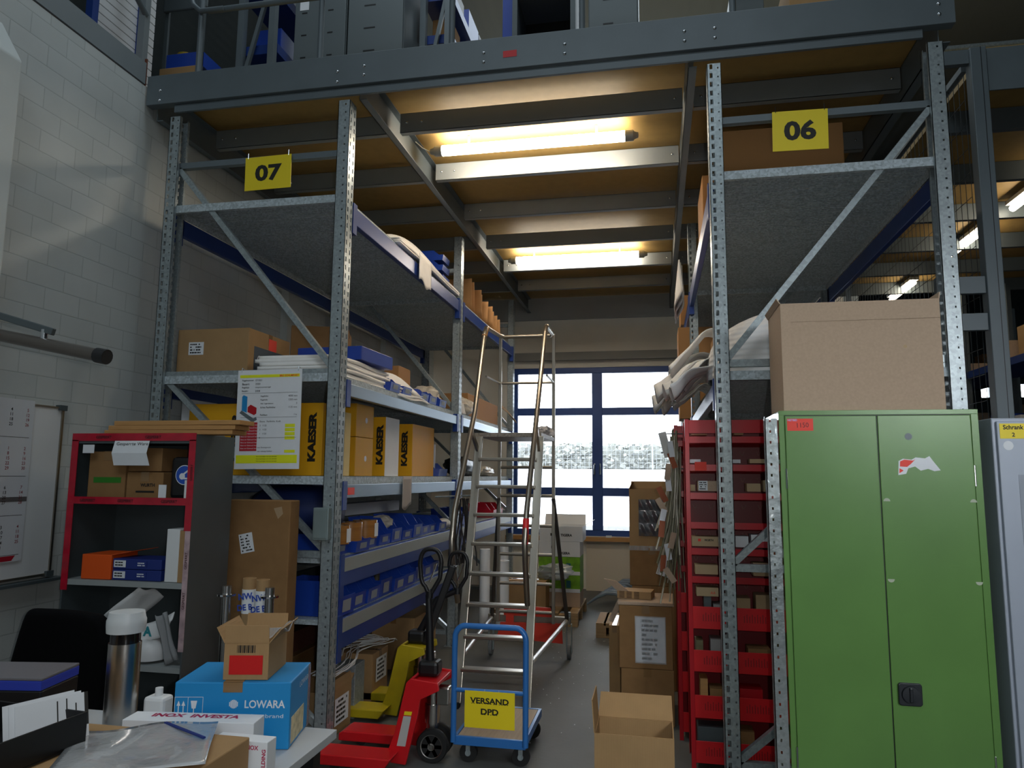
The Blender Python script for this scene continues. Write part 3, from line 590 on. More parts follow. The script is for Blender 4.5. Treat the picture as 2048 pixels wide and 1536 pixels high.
MB().box(.12, .17, -.0412, -.04, .02, .09).build('red_block', REDST, c); MB().box(.135, .155, -.0418, -.04, .04, .07).build('white_block', WHITE, c); b = MB(); b.text('INOX  INVESTA', .03, FR((0, .01, .1205), tilt=0), bold=.04); b.build('top_lettering', mat('print_magenta', '#b0174a'), c)
c = thing('small_white_carton', 'small white carton with red print at the right front desk edge', 'box', (-1.115, 1.977, .751)); MB().box(-.13, .04, -.025, .025, 0, .105).build('body', WHITE, c, bevel=.002); b = MB(); b.text('INOX', .012, FR((-.008, -.0256, .088)), bold=.03); b.text('WELDING', .012, FR((.030, -.0256, .05), spin=90), bold=.03); b.box(.015, .038, -.0256, -.025, .0, .02); b.build('print', mat('print_magenta', '#b0174a'), c)
# Lowara carton
c = thing('lowara_carton', 'cyan blue pump carton with white LOWARA lettering on the desk', 'box', (-1.335, 2.268, .751), 12.5)
W2, D2, H2 = .36, .25, .2
MB().box(-W2/2, W2/2, -D2/2, D2/2, 0, H2).build('body', CBLUE, c, bevel=.004)
b = MB(); b.text('LOWARA', .024, FR((.10, -D2/2-.0006, .135)), w=.125, bold=.02); b.text('a xylem brand', .015, FR((.09, -D2/2-.0006, .098)), w=.14)
for i in range(7):
    x0 = .005+.004*i-.014; b.box(x0, x0+.0028, -D2/2-.0008, -D2/2, .135-.013*math.sin(.5+i*.35), .135+.013*math.sin(.5+i*.35))
for x in (-.165, -.15): b.bar((x, -D2/2-.0005, .09), (x, -D2/2-.0005, .14), .0008, .003); b.add([(x-.006, -D2/2-.0008, .13), (x+.006, -D2/2-.0008, .13), (x, -D2/2-.0008, .145)], [(0, 1, 2)])
b.add([(-.128, -D2/2-.0008, .145), (-.108, -D2/2-.0008, .145), (-.112, -D2/2-.0008, .122), (-.124, -D2/2-.0008, .122)], [(0, 1, 2, 3)]); b.box(-.1195, -.1165, -D2/2-.0008, -D2/2, .1, .122); b.box(-.126, -.11, -D2/2-.0008, -D2/2, .097, .1)
for z in (.155, .092): b.box(-.178, -.09, -D2/2-.0006, -D2/2, z, z+.0012)
for x in (-.178, -.137, -.0912): b.box(x, x+.0012, -D2/2-.0006, -D2/2, .03, .155)
b.text('LOWARA', .018, FR((W2/2+.0006, .04, .165), 90), w=.12); b.build('white_print', WHITE, c)
MB().box(-.03, .03, -D2/2-.0012, D2/2, H2, H2+.001).build('tape', TAPE, c); MB().box(-.03, .03, -D2/2-.0012, -D2/2, H2-.03, H2+.001).build('tape', TAPE, c)
MB().box(W2/2, W2/2+.001, -.105, .04, .01, .09).build('cream_picture', mat('cream_print', '#cbbf9a', .7, noise=(40, .4)), c); MB().box(W2/2, W2/2+.0012, .09, .115, 0, H2).build('side_tape', TAPE, c)
c = openbox('small open brown carton with a red label on the cyan carton', -1.375, -1.235, 2.17, 2.37, .953, 1.065, CARD, 12.5, flaps=(85, 50, 80, 60), fl=.055, t=.004)
sticker(c, (0, -.1, .045), .105, .058, mt=mat('red_label', '#c81414', .4), name='red_label', lab='red label'); b = MB()
for i in range(14): b.box(-.03+i*.0042, -.03+i*.0042+(.001+.0012*(i % 3)), -.1012, -.1, .082, .105)
b.build('barcode', INK, c); MB().grid(lambda u, v: (.0+.11*u, -.06+.12*v, .11+.035*u+.012*math.sin(u*9+v*7)), 10, 10).build('plastic_bag', CLEAR, c, solid=.001, smooth=60)
# steel canister
c = thing('steel_canister', 'tall brushed steel canister with a white lid on the desk', 'canister', (-1.80, 2.27, .751))
MB().lathe([(0, 0), (.052, 0), (.052, .27), (.05, .27)], 32).build('body', STEEL, c, smooth=40); MB().lathe([(.048, .27), (.048, .31)], 32).build('neck', mat('dark_glass', '#1c1a1a', .08), c, smooth=40)
MB().lathe([(.03, .30), (.061, .305), (.063, .33), (.063, .345), (.06, .352), (.056, .372), (0, .374)], 32).build('lid', mat('frosted_white_lid', '#c9cdcf', .4), c, smooth=40)
c = thing('plastic_bottle', 'small white square bottle behind the steel canister', 'bottle', (-1.70, 2.33, .751)); MB().box(-.04, .04, -.03, .03, 0, .085).build('body', WHITEP, c, bevel=.012); MB().lathe([(.013, .085), (.013, .11), (0, .11)], 14).build('cap', WHITEP, c, smooth=40)
for i, z in enumerate((.751, .7635)): tag(place(MB().lathe([(0, 0), (.03, 0), (.032, .006), (.03, .011), (0, .011)], 18, (0, 0, 0)).build('white_disc', WHITEP, smooth=40), (-1.895, 2.16, z)), ('lower', 'upper')[i]+' of two small white discs beside the steel canister', 'disc')
# tray and printer
c = thing('letter_tray', 'black plastic tray full of papers at the lower left', 'tray', (-1.73, 1.68, .872), 85)
MB().box(-.13, .13, -.2, .2, 0, .006).box(-.13, .13, -.2, -.194, .006, .085).box(-.13, .13, .194, .2, .006, .085).box(-.13, -.124, -.194, .194, .006, .085).box(.124, .13, -.194, .194, .006, .085).build('tray_body', BLACK, c, bevel=.002)
for i in range(3):
    o = MB().box(-.09, .08, -.0008, .0008, -.05, .065).build('delivery_note', WHITE); place(o, (-1.60-i*.02, 1.77, .925), 55+i*2, -12, -3); tag(o, ('front', 'middle', 'rear')[i]+' white printed sheet standing in the black tray', 'paper', 'papers in the black tray')
    if i == 0:
        q = MB(); rr = random.Random(3)
        for k in range(4): q.box(.005+k*.022, .005+k*.022+(.003 if k < 3 else .009), -.0014, -.0008, rr.uniform(-.02, .01), rr.uniform(.04, .07))
        q.build('print', INK, o)
c = thing('label_printer', 'black device with a blue front band at the left edge', 'printer', (-2.19, 2.18, .751), 10); MB().box(-.2, .2, -.1, .1, 0, .14).build('housing', BLACK, c, bevel=.006); MB().box(-.2, .2, -.102, .1, .14, .17).build('blue_band', LEATHER, c, bevel=.002); MB().box(-.2, .2, -.1, .1, .17, .18).build('top_cover', mat('grey_lid', '#6d6b70', .4), c, bevel=.003)
# chair
c = thing('office_chair', 'black fabric office chair with a rounded backrest behind the desk', 'chair', (-2.56, 2.88, 0), -8)
def cb(u, v):
    x = (u-.5); z = v; wd = .42+.42*(1-z)**.9; return (x*wd, .05*math.cos(x*3)*(1)-.05+.06*(1-z), .5+.49*z)
b = MB(); b.grid(cb, 14, 10); b.build('backrest', FABRIC, c, solid=.06, smooth=60, subsurf=1)
MB().box(-.24, .24, -.46, .02, .42, .5).build('seat', FABRIC, c, bevel=.03); MB().tube([(0, -.22, .42), (0, -.22, .09)], .03, 12).build('gas_column', BLACK, c)
MB().bar((0, -.05, .45), (0, .08, .62), .06, .02).build('back_bar', BLACK, c)
for i in range(5):
    a = i*2*PI/5; MB().bar((0, -.22, .1), (.28*math.cos(a), -.22+.28*math.sin(a), .07), .04, .03).build('foot', BLACK, c); MB().lathe([(.028, -.012), (.028, .012)], 12, (.28*math.cos(a), -.22+.28*math.sin(a), .028), Matrix.Rotation(PI/2, 3, 'X')).build('caster', BLACKR, c)

# ------------------------------------------------------------------ left rack goods
zA, zB, zC = 3.361, 2.216, 1.586
c = thing('grundfos_carton', 'brown pump carton with a dark slate GRUNDFOS panel on the left rack', 'box', (-2.86, 4.50, zB), 0)
MB().box(-.26, .26, -.27, .27, 0, .33).build('body', CARD, c, bevel=.004); MB().box(.26, .261, -.20, .22, .06, .22).build('slate_panel', SLATE, c); MB().text('GRUNDFOS', .05, FR((.262, -.01, .14), 90), w=.3, bold=.03).text('X', .06, FR((.262, .18, .14), 90)).build('lettering', WHITE, c)
MB().box(.26, .2615, -.02, .08, .22, .30).build('red_sticker', REDST, c); sticker(c, (-.12, -.27, .2), .11, .085, lines=4); MB().box(-.26, .2602, -.0252, .0252, .25, .3302).build('tape', TAPE, c)
carton('brown carton standing behind the pump carton on the left rack', -2.78, -2.36, 5.02, 5.42, zB, zB+.5, CARD3, rz=20)
def foam(label, x0, x1, y0, y1, z, n, amp=.03, th=.012, droop=0, seed=0, curl=0, name='foam_sheet', group=None, side=0):
    r = random.Random(seed); out = []
    for i in range(n):
        ph = r.random()*6; dx, dy = r.uniform(-.02, .02), r.uniform(-.03, .03)
        def fn(u, v):
            x = x0+dx+(x1-x0)*u; y = y0+dy+(y1-y0)*v; zz = z+i*(th+.004)+.004
            bulge = amp*math.sin(PI*u)*math.sin(PI*v)*(.3+i/n)
            uu = u if side == 0 else 1-u
            zz += bulge+.004*math.sin(9*v+ph)+curl*max(0, v-.55)**2*(1+i*.15); zz -= droop*max(0, uu-.72)**1.6*(6+3*math.sin(v*7+ph))
            return (x, y, zz)
        o = MB().grid(fn, 16, 16).build(name, FOAM, solid=th, smooth=60); tag(o, label, 'packing foam', group); out.append(o)
    return out
foam('white foam sheet of the pile behind the pump carton on the left rack', -2.52, -1.98, 4.22, 5.15, zB, 6, .02, .022, seed=1, group='foam sheets under the blue bin lid')
foam('curved white foam sheet beside the blue bin lid on the left rack', -2.45, -1.93, 5.25, 5.95, zB, 4, .14, .014, droop=.03, seed=2, group='curved foam sheets by the blue bins')
def bin_(label, loc, rz=90, w_=.2, l_=.3, h_=.13, mt=None, group=None, lab=True, name='storage_bin', flip=False, emptycol=None):
    r = thing(name, label, 'bin', loc, rz, group); key = (w_, l_, h_)
    b = MB(); a = w_/2; t = .004
    # front at -y with a low cut lip
    prof = [(0, 0), (l_, 0), (l_, h_), (.09, h_), (.035, h_*.55), (-.01, h_*.55)]
    b.prism(prof, -a, -a+t, 'X'); b.prism(prof, a-t, a, 'X'); b.box(-a+t, a-t, 0, l_, 0, t); b.box(-a+t, a-t, l_-t, l_, t, h_)
    b.add([(-a+t, 0, 0), (a-t, 0, 0), (a-t, -.01, h_*.55), (-a+t, -.01, h_*.55), (-a+t, t, t), (a-t, t, t), (a-t, t-.01, h_*.55), (-a+t, t-.01, h_*.55)], [(0, 1, 2, 3), (4, 7, 6, 5), (3, 2, 6, 7), (0, 4, 5, 1), (0, 3, 7, 4), (1, 5, 6, 2)])
    b.box(-a-.003, a+.003, l_-.003, l_+.003, h_-.008, h_+.002)
    b.build('body', mt or BIN, r)
    if lab: MB().add([(-a*.5, -.0045, .02), (a*.5, -.0045, .02), (a*.5, -.0100, h_*.44), (-a*.5, -.0100, h_*.44)], [(0, 1, 2, 3)]).build('label_card', mat('soft_white_label', '#8f9499', .6), r)
    return r
o = carton('shallow blue bin lid lying upside down on the foam pile', -2.45, -1.96, 4.62, 5.15, zB+.165, zB+.26, BIN, rz=-3, tape=False, name='blue_box')
for i, (y, lb) in enumerate(((5.15, 'blue bin with white labels, nearest on the edge of the middle left shelf'), (5.42, 'blue bin between the nearest bin and the foam edge on the middle left shelf'), (5.86, 'blue bin third along the edge of the middle left shelf'), (6.10, 'blue bin fourth along the edge of the middle left shelf'), (6.40, 'light blue bin turned sideways before the middle post'))):
    bin_(lb, (-1.93, y, zB+.001), 90, .2, .28, .12, group='blue bins on the middle left shelf')
carton('orange brown carton beside the crumpled bag on the middle left shelf', -2.36, -2.22, 6.02, 6.32, zB, zB+.34, mat('orange_card', '#a87c4e', .8), tape=False)
def blob(label, loc, sx, sy, sz, mt, name, cat, seed=1, amp=.18):
    r = random.Random(seed); off = [r.uniform(0, 6) for _ in range(6)]; vs = []; nu, nv = 28, 16; b = MB()
    for i in range(nv+1):
        th = PI*i/nv
        for j in range(nu):
            ph = 2*PI*j/nu; k = 1+amp*(math.sin(3*ph+off[0]+2*th)+.6*math.sin(7*ph+off[1]+5*th)+.4*math.sin(11*th+off[2]))*math.sin(th)
            vs.append((sx*k*math.sin(th)*math.cos(ph), sy*k*math.sin(th)*math.sin(ph), max(-sz*.9, sz*k*math.cos(th))+sz*.9))
    fs = [(i*nu+j, i*nu+(j+1) % nu, (i+1)*nu+(j+1) % nu, (i+1)*nu+j) for i in range(nv) for j in range(nu)]
    o = b.add(vs, fs).build(name, mt, smooth=60); o.location = loc; return tag(o, label, cat)
blob('crumpled pale plastic bag beside the middle left post', (-2.12, 6.5, zB+.001), .13, .16, .11, mat('pale_film', '#c7c0b2', .35, bump=(20, .8)), 'plastic_bag', 'bag', 3)
carton('orange brown open carton far along the middle left shelf', -2.45, -1.98, 7.5, 9.0, zB, zB+.26, mat('orange_card', '#a87c4e'), tape=False)
crumple('pale cardboard flap hanging out past the far left rack post', [(0, 0, 0), (.16, .2, -.18), (.15, .3, -.2), (0, .22, .02)], (-1.97, 9.15, zB+.27), CARD2, 'carton_flap', 'cardboard', 6)
blob('crumpled clear packing bag far along the middle left shelf', (-2.0, 7.35, zB+.001), .09, .3, .1, mat('pale_film', '#c7c0b2'), 'plastic_bag', 'bag', 5)
crumple('short white paper strip standing by the middle left post', [(0, 0, .14), (.02, .16, .12), (.05, .2, 0), (0, 0, 0)], (-1.95, 6.95, zB+.002), WHITE, 'paper_strip', 'paper', 8)
# top deck left
foam('white foam sheet bulging over the edge of the top left shelf', -2.42, -1.90, 5.05, 6.75, zA, 3, .26, .012, seed=5, group='foam sheets on the top left shelf')
o = MB().grid(lambda u, v: (-1.862+.004*math.sin(u*6), 5.45+.32*u, zA+.03-.22*v-.03*u*v+.02*math.sin(u*8)*v), 10, 8).build('hanging_foam_strip', FOAM, solid=.004, smooth=60); tag(o, 'pale foam strip hanging down from the edge of the top left shelf', 'packing foam')
for i in range(4): bin_(('lowest', 'second lowest', 'third', 'topmost')[i]+' blue bin stacked at the middle post on the top left shelf', (-2.0, 6.64, zA+.002+i*.1), 90, .22, .4, .098, BIN, 'blue bins stacked on the top left shelf', lab=False)
for i in range(9):
    r = random.Random(i); o = MB().grid(lambda u, v: (.5*u, .03*math.sin(u*3+i), (.34-.02*i)*v), 8, 4).build('cardboard_sheet', mat('orange_card', '#a87c4e'), solid=.006, smooth=60); place(o, (-2.42+.012*(i % 3), 7.35+i*.18, zA+.002), r.uniform(-6, 6), r.uniform(-8, 8)); tag(o, 'brown cardboard sheet standing in the row on the far top left shelf', 'cardboard', 'cardboard sheets on the far top left shelf')
# kaeser shelf
def kaeser(label, x0, x1, y0, y1, z0, z1, face, mx, side=None, m=KYEL):
    c = carton(label, x0, x1, y0, y1, z0, z1, m, tape=False, name='kaeser_carton'); a, d, h = (x1-x0)/2, (y1-y0)/2, z1-z0
    if mx is not None: MB().text('KAESER', .055, FR((mx, -d-.001, h*.52), spin=90), w=h*.68, bold=.06).build('lettering', INK, c)
    if side: MB().box(a, a+.0015, -d, d, 0, h).build('side_face', side, c)
    return c
carton('pale grey carton at the far left end beside the yellow cartons', -3.11, -3.04, 4.3, 4.6, zC, zC+.5, WHITE, tape=False)
kaeser('wide yellow carton whose black name is half hidden by the load notice', -3.03, -2.555, 4.27, 4.6, zC, 2.05, 0, .105)
kaeser('yellow carton with black name right beside the front left post', -2.545, -2.075, 4.27, 4.6, zC, 2.05, 0, .165)
o = carton('cream foam slab standing behind the front left post', -2.065, -1.985, 4.32, 4.5, zC, 2.0, mat('cream_foam', '#d8c48e', .9), tape=False, name='foam_slab')
for z0_, z1_, lb in ((zC, 1.85, 'lower yellow carton with round sticker behind the foam slab'), (1.853, 2.08, 'upper yellow carton with round sticker behind the foam slab')):
    c = carton(lb, -2.5, -2.0, 4.62, 4.93, z0_, z1_, mat('deep_yellow_carton', '#c9960c', .6), tape=False, name='yellow_carton'); MB().lathe([(.02, 0), (.02, .001)], 16, (.25, .02, .12), Matrix.Rotation(PI/2, 3, 'Y')).build('round_sticker', WHITE, c)
kaeser('yellow carton with black name and a lamp-lit side coloured white on the left rack', -2.42, -2.0, 5.17, 5.46, zC, 2.03, 0, .165, WHITE)  # lamp light on the aisle side is put in as white colour
kaeser('amber yellow carton with black name, farthest of the row', -2.45, -2.0, 5.79, 6.38, zC, 2.02, 0, .155, mat('amber_side', '#d9a13a', .6))
bin_('lone blue bin beside the amber carton at the middle left post', (-1.96, 6.55, zC+.001), 90, .26, .3, .12, mat('faded_blue_plastic', '#3d56a5', .4), lab=False)
for i, (y, h) in enumerate(((6.5, .2), (6.66, .16))): tag(MB().tube([(-2.1, y, zC+.006), (-2.1, y, zC+.14+h)], .03, 14).build('white_canister', WHITEP, smooth=50), ('taller', 'shorter')[i]+' white tube standing in the lone blue bin', 'tube')
blob('black bag lying past the middle post on the third left shelf', (-2.08, 7.6, zC+.001), .14, .42, .11, mat('black_film', '#141416', .35, bump=(10, .6)), 'black_bag', 'bag', 7, .12)
blob('crumpled clear film at the far end of the third left shelf', (-1.99, 8.35, zC+.001), .08, .22, .06, mat('pale_film', '#c7c0b2'), 'plastic_bag', 'bag', 9)
o = MB().grid(lambda u, v: (-1.878+.01*v, 5.24+.2*u-.03*v, zC+.0-.235*v-.02*math.sin(u*5)*v), 8, 8).build('hanging_paper', mat('old_paper', '#a39a92', .8), solid=.002, smooth=60); tag(o, 'torn pale paper strip hanging from the third left shelf', 'paper')
tag(MB().box(-1.885, -1.8835, 4.26, 4.36, 1.47, 1.515).build('red_sticker', REDST), 'red sticker on the beam beside the front left post', 'sticker')
# navy roll
c = thing('tarpaulin_roll', 'navy blue tarpaulin bulging behind the tall carton', 'tarpaulin', (-2.3, 4.42, 1.1)); b = MB(); b.lathe([(0, -.3), (.1, -.29), (.15, -.2), (.16, 0), (.15, .2), (.1, .29), (0, .3)], 22, (0, 0, .27), Matrix.Rotation(PI/2, 3, 'Y')); b.build('roll', TARP, c, smooth=60); b = MB(); b.box(-.2, .2, -.05, .05, 0, .13); b.build('fold', TARP, c, bevel=.03)
# tier 1 bins (z 1.095) and tier 2 bins (z .735)
z1_, z2_ = 1.098, .738
ys1 = [4.33+i*.235 for i in range(10)]
ordn = ['first', 'second', 'third', 'fourth', 'fifth', 'sixth', 'seventh', 'eighth', 'ninth', 'tenth', 'eleventh']; jit = random.Random(2)
for i, y in enumerate(ys1):
    bin_(f'{ordn[i]} blue bin from the front post on the upper of the low left shelves', (-1.9-jit.uniform(0, .05), y, z1_), 90+jit.uniform(-2, 2), .205, .34, .13 if i not in (4, 6) else .18, group='blue bins on the upper low shelf')
for i, y in enumerate([4.33+i*.25 for i in range(9)]):
    bin_(f'{ordn[i]} blue bin from the front post on the bottom left shelf', (-1.9-jit.uniform(0, .06), y, z2_), 90+jit.uniform(-2, 2), .225, .36, .17 if i % 3 else .21, group='blue bins on the bottom left shelf')
for i, y in enumerate((7.2, 7.5, 8.7, 8.98)): bin_(('red bin at the far end, nearer one', 'red bin at the far end of the low left shelf', 'blue bin nearer the camera beyond the middle post', 'blue bin next to the red bins beyond the middle post')[(2, 3, 0, 1)[i]], (-1.93, y, z1_), 90, .26, .3, .16, (BIN, BIN, REDBIN, REDBIN)[i], lab=False)
def reel(label, loc, r1, w_, rx=0):
    c = thing('tape_reel', label, 'reel', loc, 0, 'brown film reels')
    MB().lathe([(.04, 0), (r1, 0), (r1, w_), (.04, w_), (.04, 0)], 24).build('wound_film', mat('brown_film_reel', '#a5703a', .22, 0, coat=.6, noise=(3, .2, (1, 1, 30))), c, smooth=40); MB().lathe([(.04, -.002), (.034, -.002), (.034, w_+.004), (.04, w_+.004)], 20).build('core', CARD, c, smooth=40)
    return c
for i, (x, y, z, r1, w_, lb) in enumerate(((-1.975, 4.35, z1_+.065, .068, .115, 'brown film reel with a white label in the first blue bin'), (-2.0, 4.58, z1_+.065, .08, .12, 'brown film reel in the second blue bin'), (-2.13, 4.40, z1_+.07, .055, .24, 'tall brown film reel behind the labelled reel'), (-2.0, 4.83, z1_+.065, .085, .12, 'brown film reel in the third blue bin'))):
    c = reel(lb, (x, y, z), r1, w_)
    if i in (0, 3): M = MB().box(r1-.001, r1+.001, -.03, .03, .01, w_-.02).build('paper_label', WHITE, c)
c = thing('fan_disc', 'white ring shaped disc leaning at the back of the low left shelf', 'disc', (-2.62, 4.75, z1_+.16)); MB().lathe([(.1, 0), (.14, .0), (.14, .03), (.1, .03), (.1, 0)], 28, (0, 0, 0), Matrix.Rotation(PI/2, 3, 'X')).build('ring', WHITEP, c, smooth=40); MB().box(-.06, .06, -.05, .02, -.16, -.138).build('foot', WHITEP, c)
carton('long white slim carton lying across the blue bins on the low left shelf', -2.42, -2.30, 4.95, 6.25, z1_+.185, z1_+.275, WHITE, tape=False, name='long_white_carton', rz=-3)
blob('white domed cap lying past the end of the low shelf bins', (-1.98, 6.66, z1_+.001), .07, .1, .05, WHITEP, 'domed_hood', 'hood', 2, .02)
blob('crumpled clear bag in a low shelf bin', (-2.05, 5.27, z1_+.1), .07, .08, .05, mat('pale_film', '#c7c0b2'), 'plastic_bag', 'bag', 11)
c = thing('coil_of_pipe', 'coil of dark tubing lying in a bottom left bin', 'coil', (-2.03, 5.08, z2_+.02)); MB().tube([(0, .08*math.cos(a*PI/8), .1+.08*math.sin(a*PI/8)) for a in range(16)], .022, 8, closed=True).build('coil', mat('olive_hose', '#4a4636', .5), c, smooth=60)
carton('pale brown carton standing in the bottom left bins', -2.2, -1.99, 5.83, 6.15, z2_+.18, z2_+.3, CARD2, name='small_carton')
# floor level under the left rack
openbox('open brown carton with printed notice on the floor behind the front left post', -2.35, -1.97, 4.30, 4.62, 0.001, .27, CARD, 0, flaps=(None, 100, 30, 30), fl=.06)
sticker(None, (-1.966, 4.46, .13), .2, .17, rz=90, lines=6) if False else None
c = thing('notice_paper', 'white printed paper on the side of the open floor carton', 'paper', (-1.962, 4.46, .04)); sticker(c, (0, 0, .1), .2, .16, rz=90, lines=5)
carton('brown carton with a white notice behind the grey steel box', -2.4, -1.98, 5.0, 5.3, .002, .34, CARD); c = thing('notice_paper', 'white printed paper on the carton behind the grey steel box', 'paper', (-1.972, 5.15, .1)); sticker(c, (0, 0, .12), .2, .16, rz=90, lines=5)
carton('upright grey steel channel box standing between the floor cartons', -2.12, -1.98, 4.70, 4.86, .001, .34, GALV, tape=False, name='steel_box')
carton('long brown carton on the floor below the bottom left shelf', -2.9, -2.45, 4.4, 6.4, .001, .36, CARD3); carton('dark red brown carton stacked on the long floor carton', -2.85, -2.5, 4.6, 5.9, .362, .5, mat('maroon_carton', '#5a2c20', .8)); carton('brown carton on the floor under the far end of the first left bay', -2.35, -1.98, 5.9, 6.5, .001, .42, CARD)
t = thing('cable_bundle', 'bundle of thin white cables sagging behind the front left post', 'cable', (-2.0, 4.9, .35)); b = MB(); r = random.Random(4)
for i in range(16):
    x, s_ = r.uniform(-.12, .06), r.uniform(.02, .12); b.tube([(x+.05*math.sin(k), -.6+k*.115, s_*math.sin(k*PI/9)+r.uniform(0, .01)+.02) for k in range(10)], .003, 5)
b.build('cables', WHITEP, t, smooth=60)
blob('white plastic drum below the low shelf beyond the handles', (-2.15, 6.15, .43), .1, .12, .13, WHITEP, 'white_drum', 'drum', 4, .01)

# ------------------------------------------------------------------ pallet trucks
def truck(name, label, paint, X, Y, dxh, ph, metal):
    t = thing(name, label, 'pallet truck', (X, Y, 0))
    P = [(-.21, .02), (-.083, .0), (-.02, .27), (-.007, .36), (.1, .413), (.093, .454), (-.066, .47), (-.09, .446), (-.15, .18)]
    P = [(x, max(z, .012)) for x, z in P]
    MB().prism(P, -.08, -.06, 'Y').build('side_plate', paint, t, bevel=.004); MB().prism(P, .2, .22, 'Y').build('side_plate', paint, t, bevel=.004)
    MB().prism([(-.15, .18), (-.09, .446), (-.066, .47), (-.05, .47), (-.07, .44), (-.13, .18)], -.06, .2, 'Y').build('back_plate', paint, t)
    MB().box(-.06, .09, -.06, .2, .43, .45).build('top_plate', paint, t, bevel=.004)
    for y in (-.22, .14):
        MB().prism([(-.58, .03), (-.16, .03), (-.12, .085), (-.55, .085), (-.58, .07)], y, y+.17, 'Y').build('fork', paint, t, bevel=.006)
        MB().lathe([(0, -.05), (.035, -.05), (.035, .05), (0, .05)], 14, (-.45, y+.085, .036), Matrix.Rotation(PI/2, 3, 'X')).build('fork_roller', BLACKR, t)
    for y in (.02, .13):
        w_ = MB().lathe([(.03, -.022), (.085, -.022), (.09, -.015), (.09, .015), (.085, .022), (.03, .022)], 28, (.04, y, .091), Matrix.Rotation(PI/2, 3, 'X')).build('wheel', BLACKR, t, smooth=40)
        b = MB(); b.lathe([(0, -.024), (.02, -.03), (.02, .03), (0, .024)], 14, (.04, y, .091), Matrix.Rotation(PI/2, 3, 'X')); b.lathe([(.055, -.02), (.064, -.024), (.064, .024), (.055, .02)], 24, (.04, y, .091), Matrix.Rotation(PI/2, 3, 'X'))
        for i in range(6): a = i*PI/3; b.bar((.04+.018*math.cos(a), y-.012, .091+.018*math.sin(a)), (.04+.06*math.cos(a), y-.012, .091+.06*math.sin(a)), .02, .02, (0, 1, 0))
        b.build('hub', metal, t, smooth=40)
    MB().tube([(.04, -.02, .091), (.04, .17, .091)], .012, 10).build('axle', metal, t)
    b = MB(); b.tube([(.02, .075, .17), (.02, .075, .40)], .036, 18); b.tube([(.02, .075, .20), (.02, .075, .30)], .044, 18); b.build('pump_cylinder', metal, t, smooth=40)
    MB().box(.045, .125, .04, .11, .30, .40).build('pump_block', metal, t, bevel=.01)
    MB().box(-.06, .06, .02, .13, .455, .54).build('handle_base', BLACK, t, bevel=.02)
    b = MB(); b.tube([(0, .075, .50), (dxh*.5, .075, .75), (dxh, .075, ph-.26)], [.026, .022, .018], 12)
    lp = [(dxh+.006, .075, ph-.27)]
    for k in range(23):
        a = -PI*.62-k*2*PI*.76/22; ca, sa = math.cos(a), math.sin(a); lp.append((dxh+.01+.066*abs(ca)**.7*(1 if ca > 0 else -1)*(1 if sa > 0 else .92), .075, ph-.11+.11*abs(sa)**.75*(1 if sa > 0 else -1)))
    lp.append((dxh+.006, .075, ph-.27)); b.tube(lp, .013, 10); b.tube([(dxh+.006, .075, ph-.28), (dxh+.006, .075, ph-.24)], .022, 10)
    b.build('tow_handle', BLACK, t, smooth=50); MB().tube([(dxh+.05, .065, ph-.08), (dxh+.01, .06, ph-.19)], .005, 6).build('release_lever', CHROME, t)
    return t
t = truck('pallet_truck', 'red hand pallet truck in the aisle with forks under the left rack', RED2, -1.30, 4.10, -.02, 1.165, STEEL); M = FR((-.10, -.081, .22), spin=0)
MB().add([(-.135, -.0815, .11), (-.085, -.0815, .11), (-.055, -.0815, .27), (-.1, -.0815, .27)], [(0, 1, 2, 3)]).build('type_plate', mat('dull_white_plate', '#b9bab6', .5), t); MB().add([(-.098, -.0815, .275), (-.055, -.0815, .275), (-.05, -.0815, .295), (-.094, -.0815, .295)], [(0, 1, 2, 3)]).build('warning_strip', YEL, t)
t = truck('pallet_truck', 'yellow pallet truck with a black handle behind the red one', YTRUCK, -1.63, 4.86, .27, 1.07, STEEL)
MB().bar((.06, .06, .45), (.24, .09, .98), .07, .05).build('handle_mast', BLACK, t, bevel=.01)

# ------------------------------------------------------------------ platform trolley
t = thing('platform_trolley', 'small blue tube platform trolley with a wooden deck in the aisle', 'trolley', (-.935, 4.12, 0), 0)
b = MB(); pts = [(-.205, 0, .12), (-.205, 0, .62)]; 
for k in range(1, 7): a = PI-k*PI/12; pts.append((-.145+.06*math.cos(a), 0, .68+.07*math.sin(a)))
for k in range(0, 7): a = PI/2-k*PI/12; pts.append((.145+.06*math.cos(a), 0, .68+.07*math.sin(a)))
pts.append((.205, 0, .12)); b.tube(pts, .0165, 12); b.build('push_handle', TBLUE, t, smooth=50)
MB().tube([(-.205, 0, .40), (.205, 0, .40)], .012, 10).build('cross_bar', TBLUE, t, smooth=50)
MB().box(-.185, .185, .02, .56, .135, .15).build('deck', mat('pale_plywood', '#a5927a', .6, noise=(7, .12, (12, 1, 1))), t, bevel=.003)
b = MB(); b.box(-.205, .205, .0, .02, .105, .152); b.box(-.205, .205, .56, .58, .105, .152); b.box(-.205, -.187, .02, .56, .105, .152); b.box(.187, .205, .02, .56, .105, .152); b.build('deck_frame', TBLUE, t, bevel=.002)
for x, y in ((-.13, .06), (.17, .06), (-.16, .5), (.16, .5)):
    MB().lathe([(0, -.014), (.05, -.014), (.05, .014), (0, .014)], 20, (x, y, .051), Matrix.Rotation(PI/2, 3, 'X')).build('caster_wheel', BLACKR, t, smooth=40); b = MB(); b.box(x-.012, x+.012, y-.022, y-.017, .04, .104); b.box(x-.012, x+.012, y+.017, y+.022, .04, .104); b.box(x-.025, x+.025, y-.03, y+.03, .1, .105); b.lathe([(0, -.024), (.016, -.024), (.016, .024), (0, .024)], 12, (x, y, .051), Matrix.Rotation(PI/2, 3, 'X')); b.build('caster_fork', GALV, t)
